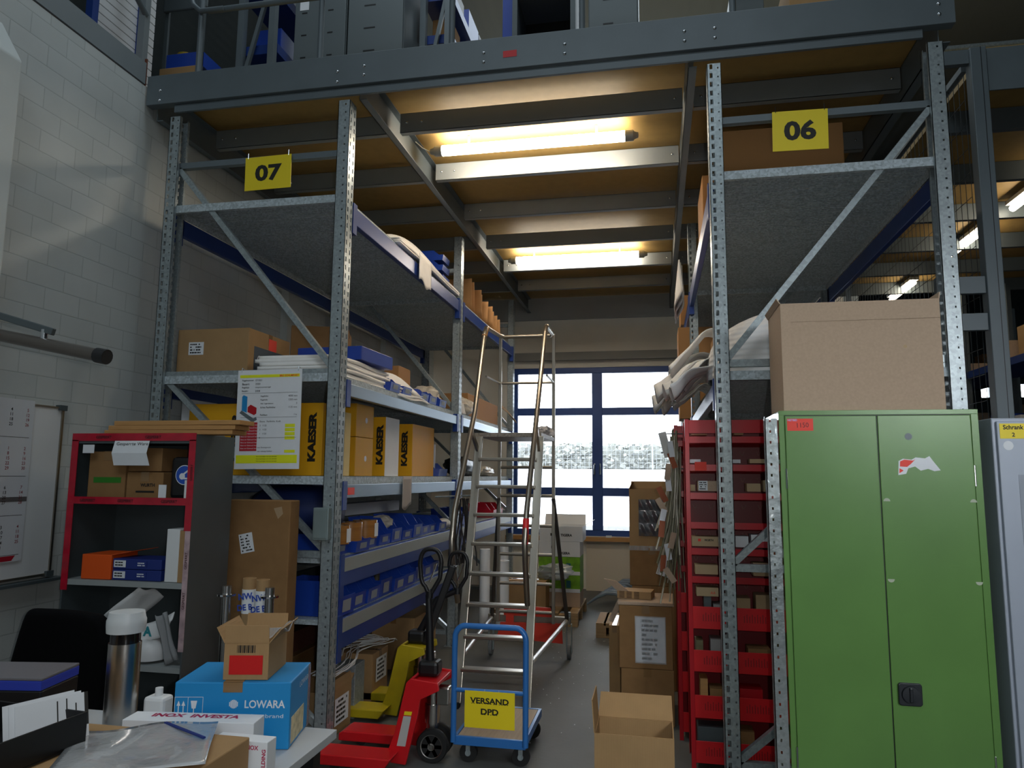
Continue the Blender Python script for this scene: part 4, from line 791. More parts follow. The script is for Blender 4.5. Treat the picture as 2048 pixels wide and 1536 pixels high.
t = thing('trolley_sign', 'yellow sign with black serif lettering hung on the blue trolley', 'sign', (-.928, 4.095, .212)); MB().box(-.142, .142, -.002, 0, 0, .195).build('plate', YEL, t)
def serif(txt, h, w_, z):
    b = MB().text(txt, h, FR((0, -.0026, z)), w=w_, bold=.035); n = len(txt)
    for i in range(n): x = -w_/2+w_*(i+.5)/n; b.box(x-w_/n*.34, x-w_/n*.12, -.0028, -.002, z-h/2-.001, z-h/2+.002); b.box(x+w_/n*.12, x+w_/n*.34, -.0028, -.002, z-h/2-.001, z-h/2+.002)
    return b
serif('VERSAND', .032, .22, .145).build('lettering', INK, t); serif('DPD', .032, .1, .088).build('lettering', INK, t)
for x in (-.03, .05): MB().tube([(x, -.001, .19), (x, .01, .2)], .002, 5).build('hook', CHROME, t)

# ------------------------------------------------------------------ podium ladder
t = thing('podium_ladder', 'tall aluminium podium ladder on wheels standing in the aisle', 'ladder', (-1.14, 5.9, 0))
xl, xr = -.245, .245
def LY(k): return -.82+k*.0613
def LZ(k): return .03+k*.2115
for x in (xl, xr): MB().bar((x, LY(0), LZ(0)), (x, LY(9)-.005, LZ(9)-.03), .026, .06, (1, 0, 0)).build('stair_rail', ALU, t, bevel=.004)
for k in range(1, 9): MB().box(xl+.013, xr-.013, LY(k)-.03, LY(k)+.05, LZ(k)-.012, LZ(k)+.014).build('step', ALU, t, bevel=.005)
MB().box(xl-.01, xr+.01, -.27, .50, 1.90, 1.935).build('platform', mat('ribbed_aluminium', '#8f867c', .45, .7, noise=(60, .4)), t, bevel=.003)
for x in (xl, xr): MB().bar((x, .5, .33), (x, .5, 2.87), .028, .028, (1, 0, 0)).build('rear_post', ALU, t, bevel=.003)
for x0, x1 in ((xl, -.335), (xr, .345)): MB().bar((x0, .49, 1.4), (x1, .66, .33), .025, .025).build('rear_strut', mat('dark_aluminium', '#6b6660', .4, .8), t)
for z in (.42, .66, .91, 1.16, 1.42, 1.67, 1.93): MB().tube([(xl, .5, z), (xr, .5, z)], .014, 10).build('rear_rung', ALU, t, smooth=50)
for z in (2.43,): 
    MB().tube([(xl, .5, z), (xr, .5, z)], .012, 10).build('guard_rail', ALU, t, smooth=50)
    for x in (xl, xr): MB().tube([(x, .5, z), (x-.02 if x < 0 else x+.01, .02, z)], .01, 8).build('guard_rail', ALU, t, smooth=50)
b = MB(); b.tube([(xl-.03, .08, 2.86), (xl, .42, 2.86), (xl+.03, .5, 2.86), (xr-.03, .5, 2.86), (xr, .42, 2.86), (xr, .08, 2.86)], .018, 12); b.build('top_rail', ALU, t, smooth=50)
for s, x in ((-1, xl-.03), (1, xr)):
    pts = [(x, .08, 2.86), (x, .04, 2.85), (x, -.02, 2.78), (x-.01*s, -.35, 2.1), (x, -.85, 1.35), (x, -.92, 1.15), (x, -.90, 1.02), (x*.97, -.76, .70)]
    MB().tube(pts, .02, 12).build('handrail', ALU, t, smooth=50); MB().bar((x, -.42, 1.95), (xl if s < 0 else xr, -.3, 1.78), .02, .03).build('handrail_brace', ALU, t)
MB().tube([(xr, -.915, 1.13), (xr, -.87, 1.30)], .0225, 12).build('red_sleeve', mat('red_sleeve_paint', '#d8262a', .4), t, smooth=50)
MB().tube([(xl-.03, .06, 2.855), (xl-.03, -.03, 2.76)], .024, 12).build('taped_grip', CARD3, t, smooth=50)
for x0, x1 in ((xl, -.34), (xr, .34)): MB().tube([(x0*1.05, -.72, .30), (x1, .69, .33)], .018, 10).build('base_bar', mat('lit_aluminium', '#d4d3d0', .35, .6), t, smooth=50)  # base bars use a paler aluminium, their lit look is in the colour
MB().box(-.37, .37, .66, .70, .30, .36).build('rear_axle_beam', ALU, t, bevel=.003)
MB().prism([(-.22, .45), (.20, .44), (.22, .36), (-.22, .36)], .63, .64, 'Y').build('ballast_plate', mat('signal_red_plate', '#c8321c', .5), t); MB().prism([(-.28, .17), (.31, .14), (.30, .31), (-.25, .30)], .63, .64, 'Y').build('ballast_plate', mat('signal_red_plate', '#c8321c'), t); MB().box(-.2, -.13, .628, .636, .30, .37).build('ballast_strap', mat('signal_red_plate', '#c8321c'), t)
for x in (-.345, .36):
    MB().lathe([(0, -.014), (.062, -.014), (.062, .014), (0, .014)], 20, (x, .69, .062), Matrix.Rotation(PI/2, 3, 'Y')).build('wheel', mat('grey_rubber', '#6a6b6b', .6), t, smooth=40); b = MB(); b.box(x-.024, x-.018, .665, .715, .05, .30); b.box(x+.018, x+.024, .665, .715, .05, .30); b.tube([(x, .69, .30), (x, .69, .40)], .016, 10); b.build('wheel_fork', GALV, t)
for x in (xl, xr):
    MB().box(x-.02, x+.02, LY(0)-.03, LY(0)+.03, 0, .04).build('rubber_foot', BLACKR, t)
blob('white feathery rag lying on the right of the ladder platform', (-.965, 6.32, 1.936), .07, .07, .05, mat('grey_white_rag', '#b5b2b2', .9, noise=(50, .5)), 'rag', 'rag', 12, .3)
c = thing('hanging_straps', 'dark tangle of straps hanging at the left of the ladder', 'straps', (-1.60, 6.0, .75)); b = MB(); r = random.Random(8)
for i in range(14): x = r.uniform(-.06, .1); y = r.uniform(-.1, .1); b.tube([(x+.02*math.sin(k+i), y+.01*k, .65-k*.11) for k in range(6)], .006, 5)
b.build('straps', mat('dark_strap', '#2e2a28', .7), c, smooth=60); MB().tube([(-.27, .05, .66), (.1, 0, .68)], .008, 6).build('strap_rod', GALV, c)

# ------------------------------------------------------------------ red tray racks
def red_rack(label, X, Y):
    t = thing('tray_rack', label, 'rack', (X, Y, 0)); w_ = .245; D_ = .3
    for x in (-w_, w_):
        for y in (0, D_):
            b = MB(); b.box(x-.012, x+.012, y-.003, y, 0, 1.93); b.box(x-.012 if x < 0 else x+.009, x-.009 if x < 0 else x+.012, y, y+.03 if y == 0 else y-.03, 0, 1.93); b.build('corner_post', RED, t, bevel=.001)
    MB().box(-w_, w_, .0, .004, 1.85, 1.925).build('top_rail', RED, t); MB().box(-w_, w_, D_-.003, D_, .02, 1.92).build('back_panel', mat('deep_red_back', '#7a0c18', .4), t)
    for z in (1.83, 1.67, 1.51, 1.345, 1.20, 1.045):
        b = MB(); b.prism([(.0, z-.032), (.004, z-.032), (.004, z-.004), (D_-.004, z-.05), (D_-.004, z-.046), (.0, z)], -w_+.01, w_-.01, 'X'); b.prism([(.0, z-.032), (.0, z-.036), (.02, z-.042), (.02, z-.038)], -w_+.01, w_-.01, 'X'); b.build('tray', RED, t)
        b = MB()
        for k in range(5):
            x = -w_+.05+k*.095
            for s_ in (-1, 1): b.bar((x+s_*.012, D_-.0045, z-.075), (x+s_*.003, D_-.0045, z-.10), .001, .004, (0, 1, 0))
        b.build('slot_marks', CARD2, t)
    for z0_, z1_ in ((.76, .88), (.53, .645), (.285, .405), (.05, .165)):
        b = MB(); b.box(-w_+.01, w_-.01, 0, .004, z0_, z1_); b.box(-w_+.01, w_-.01, .004, D_-.004, z0_, z0_+.004); b.build('bin_front', RED2, t, bevel=.001)
        for g in (-.12, .10):
            b = MB()
            for k in range(9): b.box(g-.06+k*.014, g-.055+k*.014, -.0006, 0, (z0_+z1_)/2-.018, (z0_+z1_)/2+.018+.01*(k % 2))
            b.build('vent_slots', mat('vent_dark_red', '#8c0b12', .5), t)
    return t
t = red_rack('glossy red tray rack of small cartons standing behind the right post', .42, 4.30)
MB().box(-.205, -.14, -.006, -.003, 1.635, 1.685).build('orange_sticker', REDST, t)
red_rack('second red tray rack standing behind the first one', .37, 4.78)
r = random.Random(11)
def rc(label, x0, x1, z0_, h, mt, yb=4.32, d=.1):
    return carton(label, x0, x1, yb, yb+d, z0_+.004, z0_+h, mt, tape=False, name='small_carton', bevel=.001)
KR = mat('kraft_carton', '#b49b78', .75)
rc('flat pale carton on the top red tray, right of the post', .44, .49, 1.835, .05, KR)
rc('thin pale sheet pack on the top red tray at the left', .20, .29, 1.835, .012, KR)
rc('pale slim carton on the second red tray right side', .52, .61, 1.675, .028, KR); rc('white slim carton on the second red tray centre', .42, .47, 1.675, .025, WHITE); rc('grey slim carton above the orange sticker', .19, .25, 1.675, .025, WHITE)
c = rc('kraft carton with white label on the third red tray', .23, .34, 1.515, .062, CARD2); sticker(c, (-.025, -.05, .031), .05, .055, lines=4)
rc('small kraft carton at the left end of the third red tray', .186, .216, 1.515, .04, KR); rc('kraft carton on the third red tray, centre right', .50, .575, 1.515, .05, KR); rc('taller kraft carton at the right end of the third red tray', .59, .64, 1.515, .068, KR)
c = rc('pale carton printed WURTH with red mark on the fifth red tray', .19, .34, 1.205, .058, KR); MB().text('WURTH', .012, FR((.02, -.0506, .035)), w=.05, bold=.04).build('lettering', INK, c); MB().box(-.04, -.025, -.0506, -.05, .028, .042).build('red_mark', REDST, c)
c = rc('white and red carton at the right end of the fifth red tray', .515, .64, 1.205, .075, WHITE); MB().box(-.055, .062, -.0506, -.05, .0, .035).build('red_half', mat('muted_red_print', '#b0303a', .6), c)
rc('plain white carton beside the white and red carton', .43, .50, 1.205, .065, WHITE)
rc('kraft carton on the lowest red tray, left', .205, .33, 1.05, .056, KR); rc('tall kraft carton on the lowest red tray, right', .52, .60, 1.05, .075, KR)
c = rc('kraft carton with faint red print under the lowest tray', .21, .33, .93, .052, KR); MB().text('AA', .014, FR((.03, -.0506, .02))).build('lettering', REDST, c)
for x0, x1, z0_, h, m_, lb in ((.41, .50, .76, .17, KR, 'pale kraft carton in the top red bin, centre'), (.53, .63, .76, .19, KR, 'pale kraft carton in the top red bin, right'), (.25, .29, .76, .2, DARK, 'dark metal rod standing in the top red bin'), (.3, .4, .76, .13, mat('grey_film', '#8c8a88', .4), 'grey wrapped part in the top red bin'),
    (.2, .24, .53, .16, OLIVE, 'olive wrapped part at the left of the second red bin'), (.28, .34, .53, .17, mat('grey_film', '#8c8a88'), 'grey wrapped tube in the second red bin'), (.48, .6, .53, .13, CARD3, 'dark brown carton in the second red bin'), (.22, .26, .285, .2, WOOD, 'wooden stick carton in the third red bin'), (.27, .4, .285, .15, CARD3, 'brown carton in the third red bin'), (.43, .55, .285, .16, RED, 'red box in the third red bin'), (.2, .36, .05, .18, DARK, 'grey steel part in the lowest red bin'), (.42, .5, .05, .17, CARD3, 'brown carton in the lowest red bin')):
    rc(lb, x0, x1, z0_, h, m_, 4.33, .12)
# strap bundle hanging beside the red rack
t = thing('strap_bundle', 'thick bundle of straps and tags hanging on pegs beside the red rack', 'straps', (.13, 4.72, .75)); b = MB(); b2 = MB(); b3 = MB(); r = random.Random(6)
for i in range(70):
    x = -.03+r.gauss(0, .022); y = r.uniform(-.06, .08); z = 1.05+r.uniform(-.1, .1); L = r.uniform(.5, .95); sp = r.uniform(-.10, .03)
    (b if i % 3 else b2).tube([(x*.5+sp*k*k/30, y+.01*math.sin(k+i), z-L*k/6) for k in range(7)], .0035 if i % 2 else .006, 5)
b.build('straps', OLIVE, t, smooth=60); b2.build('pale_straps', mat('pale_strap', '#b3ab94', .3, coat=.6), t, smooth=60)
for i in range(12):
    o = MB().box(-.018, .018, -.001, .001, -.05, .05).build('tag', (CARD2, mat('rust_tag', '#9a5436', .7), WHITE)[i % 3], t); o.location = (-.06+r.uniform(-.05, .03), -.08+r.uniform(-.02, .02), .25+i*.07); o.rotation_euler = (r.uniform(-.2, .2), r.uniform(-.7, .7), r.uniform(-.5, .5))
for z in (1.0, .9, 1.12): MB().tube([(.04, 0, z), (-.1, -.02, z)], .004, 6).build('peg', DARK, t)
o = MB().grid(lambda u, v: (.05*u-.02, 0, .16*v), 4, 4).build('paper_tag', mat('old_paper2', '#c9c9c4', .8), solid=.002); place(o, (.07, 4.66, 1.72), 10, 0, -14); tag(o, 'pale card sticking up from the top of the strap bundle', 'card')
# ------------------------------------------------------------------ green cabinet
t = thing('steel_cabinet', 'tall green two door steel cabinet with black turn handle', 'cabinet', (.97, 3.5, 0))
GRS = mat('glossy_green_side', '#58803f', .13, .1, coat=1, bump=(9, .12))
MB().box(-.415, .415, .002, .4, 0, 1.905).build('carcass', GRS, t, bevel=.004)
MB().box(-.415, .415, -.002, .001, 1.884, 1.905).box(-.415, -.392, -.002, .001, 0, 1.884).box(.386, .415, -.002, .001, 0, 1.884).build('front_frame', GREEN, t, bevel=.001)
MB().box(-.389, .0, -.006, .0015, .06, 1.88).build('door', GREEN, t, bevel=.003); d2 = MB().box(.004, .383, -.006, .0015, .06, 1.88).build('door', GREEN, t, bevel=.003)
MB().box(-.389, .383, -.001, .0018, .055, 1.8835).build('door_gap', BLACK, t)
for z in (1.55, .35):
    MB().tube([(-.391, -.006, z), (-.391, -.006, z+.09)], .004, 8).build('hinge', CHROME, t); MB().tube([(.386, -.006, z+.02), (.386, -.006, z+.11)], .004, 8).build('hinge', CHROME, t)
b = MB(); b.prism([(x, z) for x, z in ((.026, .65), (.034, .642), (.112, .642), (.12, .65), (.12, .728), (.112, .736), (.034, .736), (.026, .728))], -.018, -.006, 'Y'); h = b.build('handle', mat('black_handle', '#1b1f24', .4), t, bevel=.004)
MB().lathe([(.036, 0), (.034, .008), (0, .01)], 24, (.073, -.018, .689), Matrix.Rotation(PI/2, 3, 'X')).build('turn_knob', mat('black_handle', '#1b1f24'), h, smooth=40); MB().box(.066, .080, -.034, -.02, .66, .72).build('grip', mat('black_handle', '#1b1f24'), h, bevel=.004)
sticker(t, (-.324, -.006, 1.84), .112, .055, mt=REDST, name='orange_sticker', lab='orange red auction sticker'); MB().text('NETBID', .009, FR((-.357, -.0082, 1.861)), bold=.03).build('sticker_print', mat('lilac_print', '#b9a5d8', .6), t)
MB().text('1150', .022, FR((-.315, -.0082, 1.838), spin=2), w=.05).build('handwriting', mat('dark_red_pen', '#5a0e0c', .6), t)
b = MB(); pts = [(.078, .0), (.082, .062), (.10, .072), (.135, .068), (.152, .078), (.19, .074), (.208, .084), (.222, .062), (.25, .022), (.225, .018), (.2, .028), (.17, .02), (.148, .038), (.12, .03), (.11, .006)]; b.prism([(x, z+1.615) for x, z in pts], -.0072, -.006, 'Y'); b.build('torn_sticker', WHITE, t)
b = MB(); b.prism([(x, z+1.615) for x, z in ((.086, .038), (.088, .06), (.105, .068), (.14, .064), (.15, .07), (.132, .05), (.115, .036))], -.0078, -.0072, 'Y'); b.prism([(x, z+1.615) for x, z in ((.082, .008), (.084, .03), (.1, .02))], -.0078, -.0072, 'Y'); b.build('torn_sticker_red', REDST, t)
MB().lathe([(.015, 0), (.015, .0008)], 18, (.128, -.0062, 1.785), Matrix.Rotation(PI/2, 3, 'X')).build('grey_spot', GREY, t)
for x, z, s_ in ((.025, 1.50, 1), (.372, 1.5, 1), (.025, 1.165, -1), (.372, 1.165, -1)):
    b = MB(); b.prism([(x+.014*math.cos(a*PI/8), z+s_*.014*math.sin(a*PI/8)) for a in range(9)], -.0070, -.006, 'Y'); b.build('glue_spot', mat('glue_grey', '#a9b09c', .7), t)
c = openbox('large pale brown carton lying on top of the green cabinet', .585, 1.272, 3.53, 3.9, 1.907, 2.415, CARD2, 0, flaps=(None, 80, 88, 60), fl=.03, name='large_carton')
MB().box(-.3435, .3435, -.188, -.186, .418, .505).build('front_flap', CARD2, c, bevel=.001); MB().box(-.343, -.30, -.1885, -.186, .03, .42).build('corner_fold', CARD2, c); MB().lathe([(.008, 0), (.008, .001)], 12, (.19, -.186, .29), Matrix.Rotation(PI/2, 3, 'X')).build('pale_spot', KR, c)
t = thing('slotted_strip', 'silver slotted metal strip added against the left side of the green cabinet', 'post', (.494, 3.50, 0)); b = MB()  # slotted strip added for the silver edge beside the cabinet
perf(b, (0, 0), (1, 0), (0, 1), .054, [(.018, .026)], .05, .012, .004, 1.87); perf(b, (0, 0), (0, 1), (1, 0), .05, [(.02, .03)], .05, .026, .004, 1.87); b.box(0, .054, 0, .05, 0, .004); b.build('strip_profile', mat('bright_silver_metal', '#b8c0c2', .22, .85, vor=(70, .1), bump=(14, .5)), t)
# grey cabinet 2
t = thing('steel_cabinet', 'grey blue steel cabinet with a yellow Schrank 2 label', 'cabinet', (1.90, 3.5, 0)); MB().box(-.465, .45, 0, .42, 0, 1.865).build('carcass', LAV, t, bevel=.005); MB().box(-.45, .0, -.014, -.001, .05, 1.85).build('door', LAV, t, bevel=.004); MB().box(.005, .44, -.014, -.001, .05, 1.85).build('door', LAV, t, bevel=.004)
MB().box(-.44, -.335, -.016, -.0145, 1.775, 1.84).build('yellow_label', YEL, t); MB().text('Schrank', .02, FR((-.388, -.0164, 1.824)), w=.08, bold=.03).text('2', .018, FR((-.388, -.0164, 1.792)), bold=.03).build('lettering', INK, t)
MB().lathe([(.02, 0), (.02, .001)], 18, (-.41, -.014, 1.745), Matrix.Rotation(PI/2, 3, 'X')).build('pale_spot', WHITE, t); MB().box(-.38, -.02, -.0155, -.0142, 1.2, 1.62).build('door_recess', mat('recess_grey', '#858d99', .4), t)
# ------------------------------------------------------------------ cartons in the right aisle
openbox('open brown carton with raised flaps at the front of the right aisle', -.31, .06, 3.62, 3.87, .001, .39, CARD, 0, flaps=(None, None, 35, 86), fl=.15)
c = carton('upper brown carton with a shipping pouch beside the red rack', -.26, .085, 5.0, 5.42, .352, .75, CARD3); sticker(c, (.03, -.21, .185), .19, .285, lines=9, lab='white shipping note under film', margin=.2); MB().grid(lambda u, v: (-.07+.2*u, -.214-.004*abs(math.sin(u*7+v*5)), .035+.3*v), 14, 14).build('film_pouch', CLEAR, c, smooth=60)
carton('lower brown carton under the one with the shipping pouch', -.25, .09, 5.0, 5.42, .001, .35, CARD3)
carton('slim brown carton wrapped in tape left of the stacked cartons', -.36, -.28, 5.5, 5.9, .001, .52, CARD)
c = carton('flat open brown carton lid on the carton with the pouch', -.27, .1, 5.0, 5.42, .752, .775, CARD2, tape=False, name='flat_carton')
c = thing('fruit_tray_scrap', 'torn cardboard scrap with rows of dark print on the carton stack', 'cardboard', (-.17, 5.16, .777), -8); MB().box(-.1, .13, -.06, .1, 0, .05).build('scrap_body', CARD, c, bevel=.002); b = MB()
for i in range(5):
    for k in range(3): b.box(-.085+k*.05, -.05+k*.05, -.0608, -.06, .006+i*.009, .011+i*.009)
b.build('print', mat('brown_print', '#4a3524', .7), c)
MB().add([(-.1, -.06, .05), (-.02, -.06, .05), (-.10, -.1, .12), (-.18, -.1, .13)], [(0, 1, 2, 3)]).build('torn_flap', CARD2, c, solid=.004)
o = MB().box(0, .035, -.002, .002, 0, .2).build('cardboard_strip', CARD2); place(o, (-.34, 5.15, .62), 0, 0, 24); tag(o, 'pale cardboard strip hanging down left of the carton stack', 'cardboard')
carton('brown carton hidden behind the carton with the pouch', -.2, .14, 5.8, 6.2, .001, .765, CARD3)
carton('dark brown carton wrapped in film on the rear stack', -.215, .125, 5.8, 6.2, .767, 1.05, CARD3)
c = openbox('tall open brown carton with a clear film window topping the rear stack', -.215, .13, 5.8, 6.2, 1.052, 1.50, CARD, 0, flaps=(None, None, 80, 115), fl=.06); MB().grid(lambda u, v: (-.10+.25*u, -.204-.008*abs(math.sin(u*11+v*6)*math.sin(v*9)), .09+.28*v), 26, 26).build('film_window', mat('crinkled_film', '#56565a', .08, .2, coat=1), c, smooth=60)
MB().grid(lambda u, v: (-.175+.35*u, -.204-.004*math.sin(u*40), -.02+.035*v), 30, 4).build('film_band', CLEAR, c, smooth=60)
o = MB().box(-.05, .05, -.002, .002, -.09, .07).build('torn_label', WHITE, c); place(o, (.10, -.21, -.12), 0, 0, 18)
# gloves and yellow case at the bottom right
carton('brown carton under the work gloves at the bottom right', .27, .56, 3.25, 3.5, .001, .16, CARD)
c = thing('work_glove', 'cream knitted work glove at the bottom right beside the yellow case', 'glove', (.46, 3.42, .162)); b = MB(); b.lathe([(0, 0), (.045, .005), (.05, .05), (.045, .1), (0, .12)], 16)
for i in range(4): b.tube([(-.035+i*.023, -.01, .08), (-.045+i*.03, -.02, .13), (-.04+i*.032, -.045, .14-.01*i)], [.013, .013, .011], 10)
b.tube([(.04, 0, .05), (.07, -.01, .08), (.08, -.02, .1)], [.014, .013, .011], 10); b.build('knit', mat('cream_knit', '#cdbf7e', .9, bump=(120, .5)), c, smooth=60, subsurf=1)
c = thing('yellow_case', 'yellow and black plastic case at the bottom edge before the post', 'case', (.34, 3.38, .162)); MB().prism([(-.07, 0), (.02, 0), (.03, .1), (-.06, .11)], -.04, .04, 'Y').build('yellow_shell', mat('case_yellow', '#e0b800', .5), c, bevel=.004); MB().prism([(-.01, 0), (.07, 0), (.06, .09), (.02, .1)], -.05, -.041, 'Y').build('black_shell', BLACK, c, bevel=.004)

# ------------------------------------------------------------------ goods in the right rack
zR1, zR2 = 3.332, 2.182
carton('large brown carton behind the 06 sign on the top right shelf', .47, 1.24, 4.85, 5.4, zR1, 3.93, mat('orange_card', '#a87c4e'), tape=False, name='large_carton')
carton('orange brown carton beside the large one on the top right shelf', .38, .9, 5.5, 6.1, zR1, 3.9, mat('orange_card', '#a87c4e'), tape=False)
for i in range(3): o = MB().grid(lambda u, v: (.27-.015*i+.03*u*math.sin(v*5+i), 7.0+1.3*v-.1*i, zR1+.3-.3*u), 8, 12).build('foam_sheet', FOAM, solid=.012, smooth=60); tag(o, 'white foam sheet leaning out over the aisle edge of the top right shelf', 'packing foam', 'foam sheets on the top right shelf edge')
carton('brown carton at the aisle edge of the far top right shelf', .3, .7, 8.4, 8.9, zR1, zR1+.35, mat('orange_card', '#a87c4e'), tape=False)
for i, (x, y, a, h) in enumerate(((.24, 7.5, .45, .94), (.30, 8.0, .4, .82))): carton(('taller', 'shorter')[i]+' orange brown carton standing on the far middle right shelf', x, x+a, y, y+.4, zR2, zR2+h, mat('orange_card', '#a87c4e'), tape=False)
carton('brown carton behind the foam on the middle right shelf', .5, .9, 6.3, 6.7, zR2, zR2+.62, mat('orange_card', '#a87c4e'))
def hump(label, loc, sx, sy, sz, seed):
    b = MB(); rr = random.Random(seed); N1, N2 = 34, 40
    def fn(u, v):
        th = PI*u; ph = PI*(v-.5)*.999; k = abs(math.cos(ph))**.45
        lay = 1+.018*math.sin(v*60+4*math.sin(th*2))+.05*math.sin(th*3+seed)
        return (-sx*math.cos(th)*k*lay*(1 if th < PI/2 else 1), sy*math.sin(ph), .004+sz*math.sin(th)**.8*k*lay)
    b.grid(fn, N1, N2); b.add([(-sx*.9, -sy*.2, 0), (sx*.9, -sy*.2, 0), (sx*.9, sy*.2, 0), (-sx*.9, sy*.2, 0)], [(0, 1, 2, 3)])
    o = b.build('foam_bundle', mat('layered_foam', '#e6e5e4', .9, 0, wave=(9, .9, 'Z')), smooth=60, recalc=False); o.location = loc; return tag(o, label, 'packing foam')
hump('big white foam bundle arched behind the cardboard box on the green cabinet', (.74, 4.62, zR2), .40, .36, .43, 1)
for i in range(14):
    rr = random.Random(40+i); L = rr.uniform(.12, .34); yy = 4.45+i*.15; ph = rr.random()*6; zz = rr.uniform(0, .46)
    def fn(u, v, L=L, yy=yy, ph=ph, zz=zz):
        x = .52-(.2+L)*u; e = max(0, (.34-x)); return (x+.015*math.sin(v*8+ph), yy+.3*v+.05*math.sin(u*5+ph), zR2+.02+zz*(1-u*.5)+.13*math.sin(PI*min(1, u*1.1))*.5-.7*e**1.5*(1+.5*math.sin(v*9+ph))+.012*math.sin(u*12+ph))
    o = MB().grid(fn, 20, 14).build('foam_sheet', FOAM, solid=.005, smooth=60); tag(o, 'crumpled foam sheet drooping from the middle right shelf into the aisle', 'packing foam', 'drooping foam sheets on the middle right shelf')

# ------------------------------------------------------------------ goods by the window
def pallet(label, x0, x1, y0, y1, rz=0):
    t = thing('wooden_pallet', label, 'pallet', ((x0+x1)/2, (y0+y1)/2, 0), rz); a, b_ = (x1-x0)/2, (y1-y0)/2
    for i in range(5): x = -a+i*(2*a-.1)/4; MB().box(x, x+.1, -b_, b_, .12, .142).build('top_board', WOODP, t, bevel=.002)
    for y in (-b_, -.05, b_-.1):
        MB().box(-a, a, y, y+.1, .1, .12).build('cross_board', WOODP, t); MB().box(-a, a, y, y+.1, 0, .02).build('bottom_board', WOODP, t)
        for x in (-a, -.05, a-.1): MB().box(x, x+.1, y, y+.1, .02, .1).build('block', WOODP, t)
pallet('wooden pallet under the white and green cartons by the window', -1.78, -.85, 7.95, 8.95)
for i, (z0_, z1_, m_, lb) in enumerate(((.143, .30, CARD2, 'pale carton at the bottom of the stack by the window'), (.302, .49, LGREEN, 'lower green carton of the stack by the window'), (.492, .69, LGREEN, 'upper green carton of the stack by the window'), (.692, .86, WHITEP, 'lower white carton of the stack by the window'))):
    c = carton(lb, -1.33, -.86, 8.3, 8.7, z0_, z1_, m_, tape=False)
    if m_ is LGREEN: MB().box(-.2, .235, -.2008, -.2, 0, .04).build('white_band', WHITE, c); MB().box(.08, .13, -.2008, -.2, .05, .13).build('teal_print', mat('teal_print', '#1f6a78', .6), c)
    if m_ is WHITEP: MB().text('TIGERA', .028, FR((.06, -.201, .04)), bold=.04).build('lettering', INK, c); MB().box(-.09, -.06, -.201, -.2, .09, .12).build('mark', INK, c)
c = openbox('open white carton printed TIGERA topping the stack by the window', -1.32, -.83, 8.3, 8.7, .862, 1.03, WHITEP, 0, flaps=(None, 30, 75, None), fl=.12); MB().text('TIGERA', .03, FR((.06, -.202, .07)), bold=.04).build('lettering', INK, c); MB().box(-.12, -.09, -.202, -.2, .06, .09).build('mark', INK, c)
carton('brown carton with taped pale lid in front of the green cartons', -1.72, -1.20, 7.98, 8.26, .143, .46, CARD)
blob('crumpled clear plastic film lying on the brown carton by the pallet', (-1.12, 8.14, .461), .17, .1, .09, mat('clear_bluish_film', '#bcc6cc', .12, alpha=.6, coat=1, bump=(14, .9)), 'plastic_film', 'film', 14, .3)
for i, (x, y, h, r_, lb) in enumerate(((-1.78, 7.55, .83, .055, 'tall white roll standing left of the other rolls behind the ladder'), (-1.62, 7.7, .70, .07, 'short thick white roll with a yellow dot behind the ladder'), (-1.66, 7.95, .83, .05, 'white roll standing behind the thick one'))):
    c = thing('foam_roll', lb, 'roll', (x, y, 0)); MB().lathe([(.02, 0), (r_, .0), (r_, h), (.02, h), (.02, h-.02)], 22).build('roll', WHITEP, c, smooth=40)
    if i == 1: MB().lathe([(.015, 0), (.015, .001)], 14, (0, -r_-.0005, .48), Matrix.Rotation(PI/2, 3, 'X')).build('yellow_dot', YEL, c)
tag(place(MB().box(-.38, .38, -.006, .006, 0, .66).build('cardboard_sheet', mat('greyed_card', '#c2b8a8', .85)), (-.62, 10.47, .0), 0, -9), 'large pale cardboard sheet leaning on the wall under the window', 'cardboard')
for i in range(7):
    o = MB().tube([(-.42+.12*k, .02*math.sin(k+i), .03+.15*math.sin(k*PI/5)+.015*i) for k in range(6)], [.012, .02, .022, .022, .018, .01], 10).build('plastic_tube_bundle', mat('blue_grey_film', '#8593a3', .2, alpha=.75, coat=.8), smooth=60); place(o, (-.45+.03*i, 9.15+i*.1, .0), 5*i-6); tag(o, 'bluish clear plastic tubing lying by the wall under the window', 'tubing', 'clear plastic tubing by the wall')
pallet('small wooden pallet on the floor left of the carton stack', -.62, -.22, 7.5, 8.1)
tag(MB().box(-.72, -.64, 10.5, 10.56, .735, .76).build('paper_scrap', WHITE), 'small white paper scrap on the window sill', 'paper')

# ------------------------------------------------------------------ hall to the right
t = thing('mesh_fence', 'dark wire mesh fence running back beside the right rack', 'fence', (1.90, 4.66, 1.9)); b = MB()
for i in range(72): b.box(0, .003, i*.08, i*.08+.003, 0, 2.2)
for i in range(15): b.box(0, .003, 0, 5.8, i*.155, i*.155+.003)
b.build('mesh_panel', MESHM, t); b = MB(); b.box(-.01, .02, 0, 5.8, 2.2, 2.24); b.box(-.01, .02, 0, 5.8, -.04, 0); b.build('frame', GREY, t)
for y in (2.9, 5.76): MB().box(-.01, .03, y, y+.04, -1.9, 2.24).build('frame_post', GREY, t)
t = thing('steel_column', 'grey steel column right of the mesh fence', 'column', (1.95, 4.6, 0)); b = MB(); b.box(-.045, .045, -.04, .04, 0, 4.2); b.build('column', GREY, t, bevel=.004); MB().box(.012, .016, -.0408, -.04, 0, 4.2).build('groove', BLACK, t)
for z0_, z1_ in ((2.68, 2.78), (2.46, 2.56), (4.11, 4.2)): MB().box(-.31, -.046, -.02, .02, z0_, z1_).build('tie_plate', GREY, t)
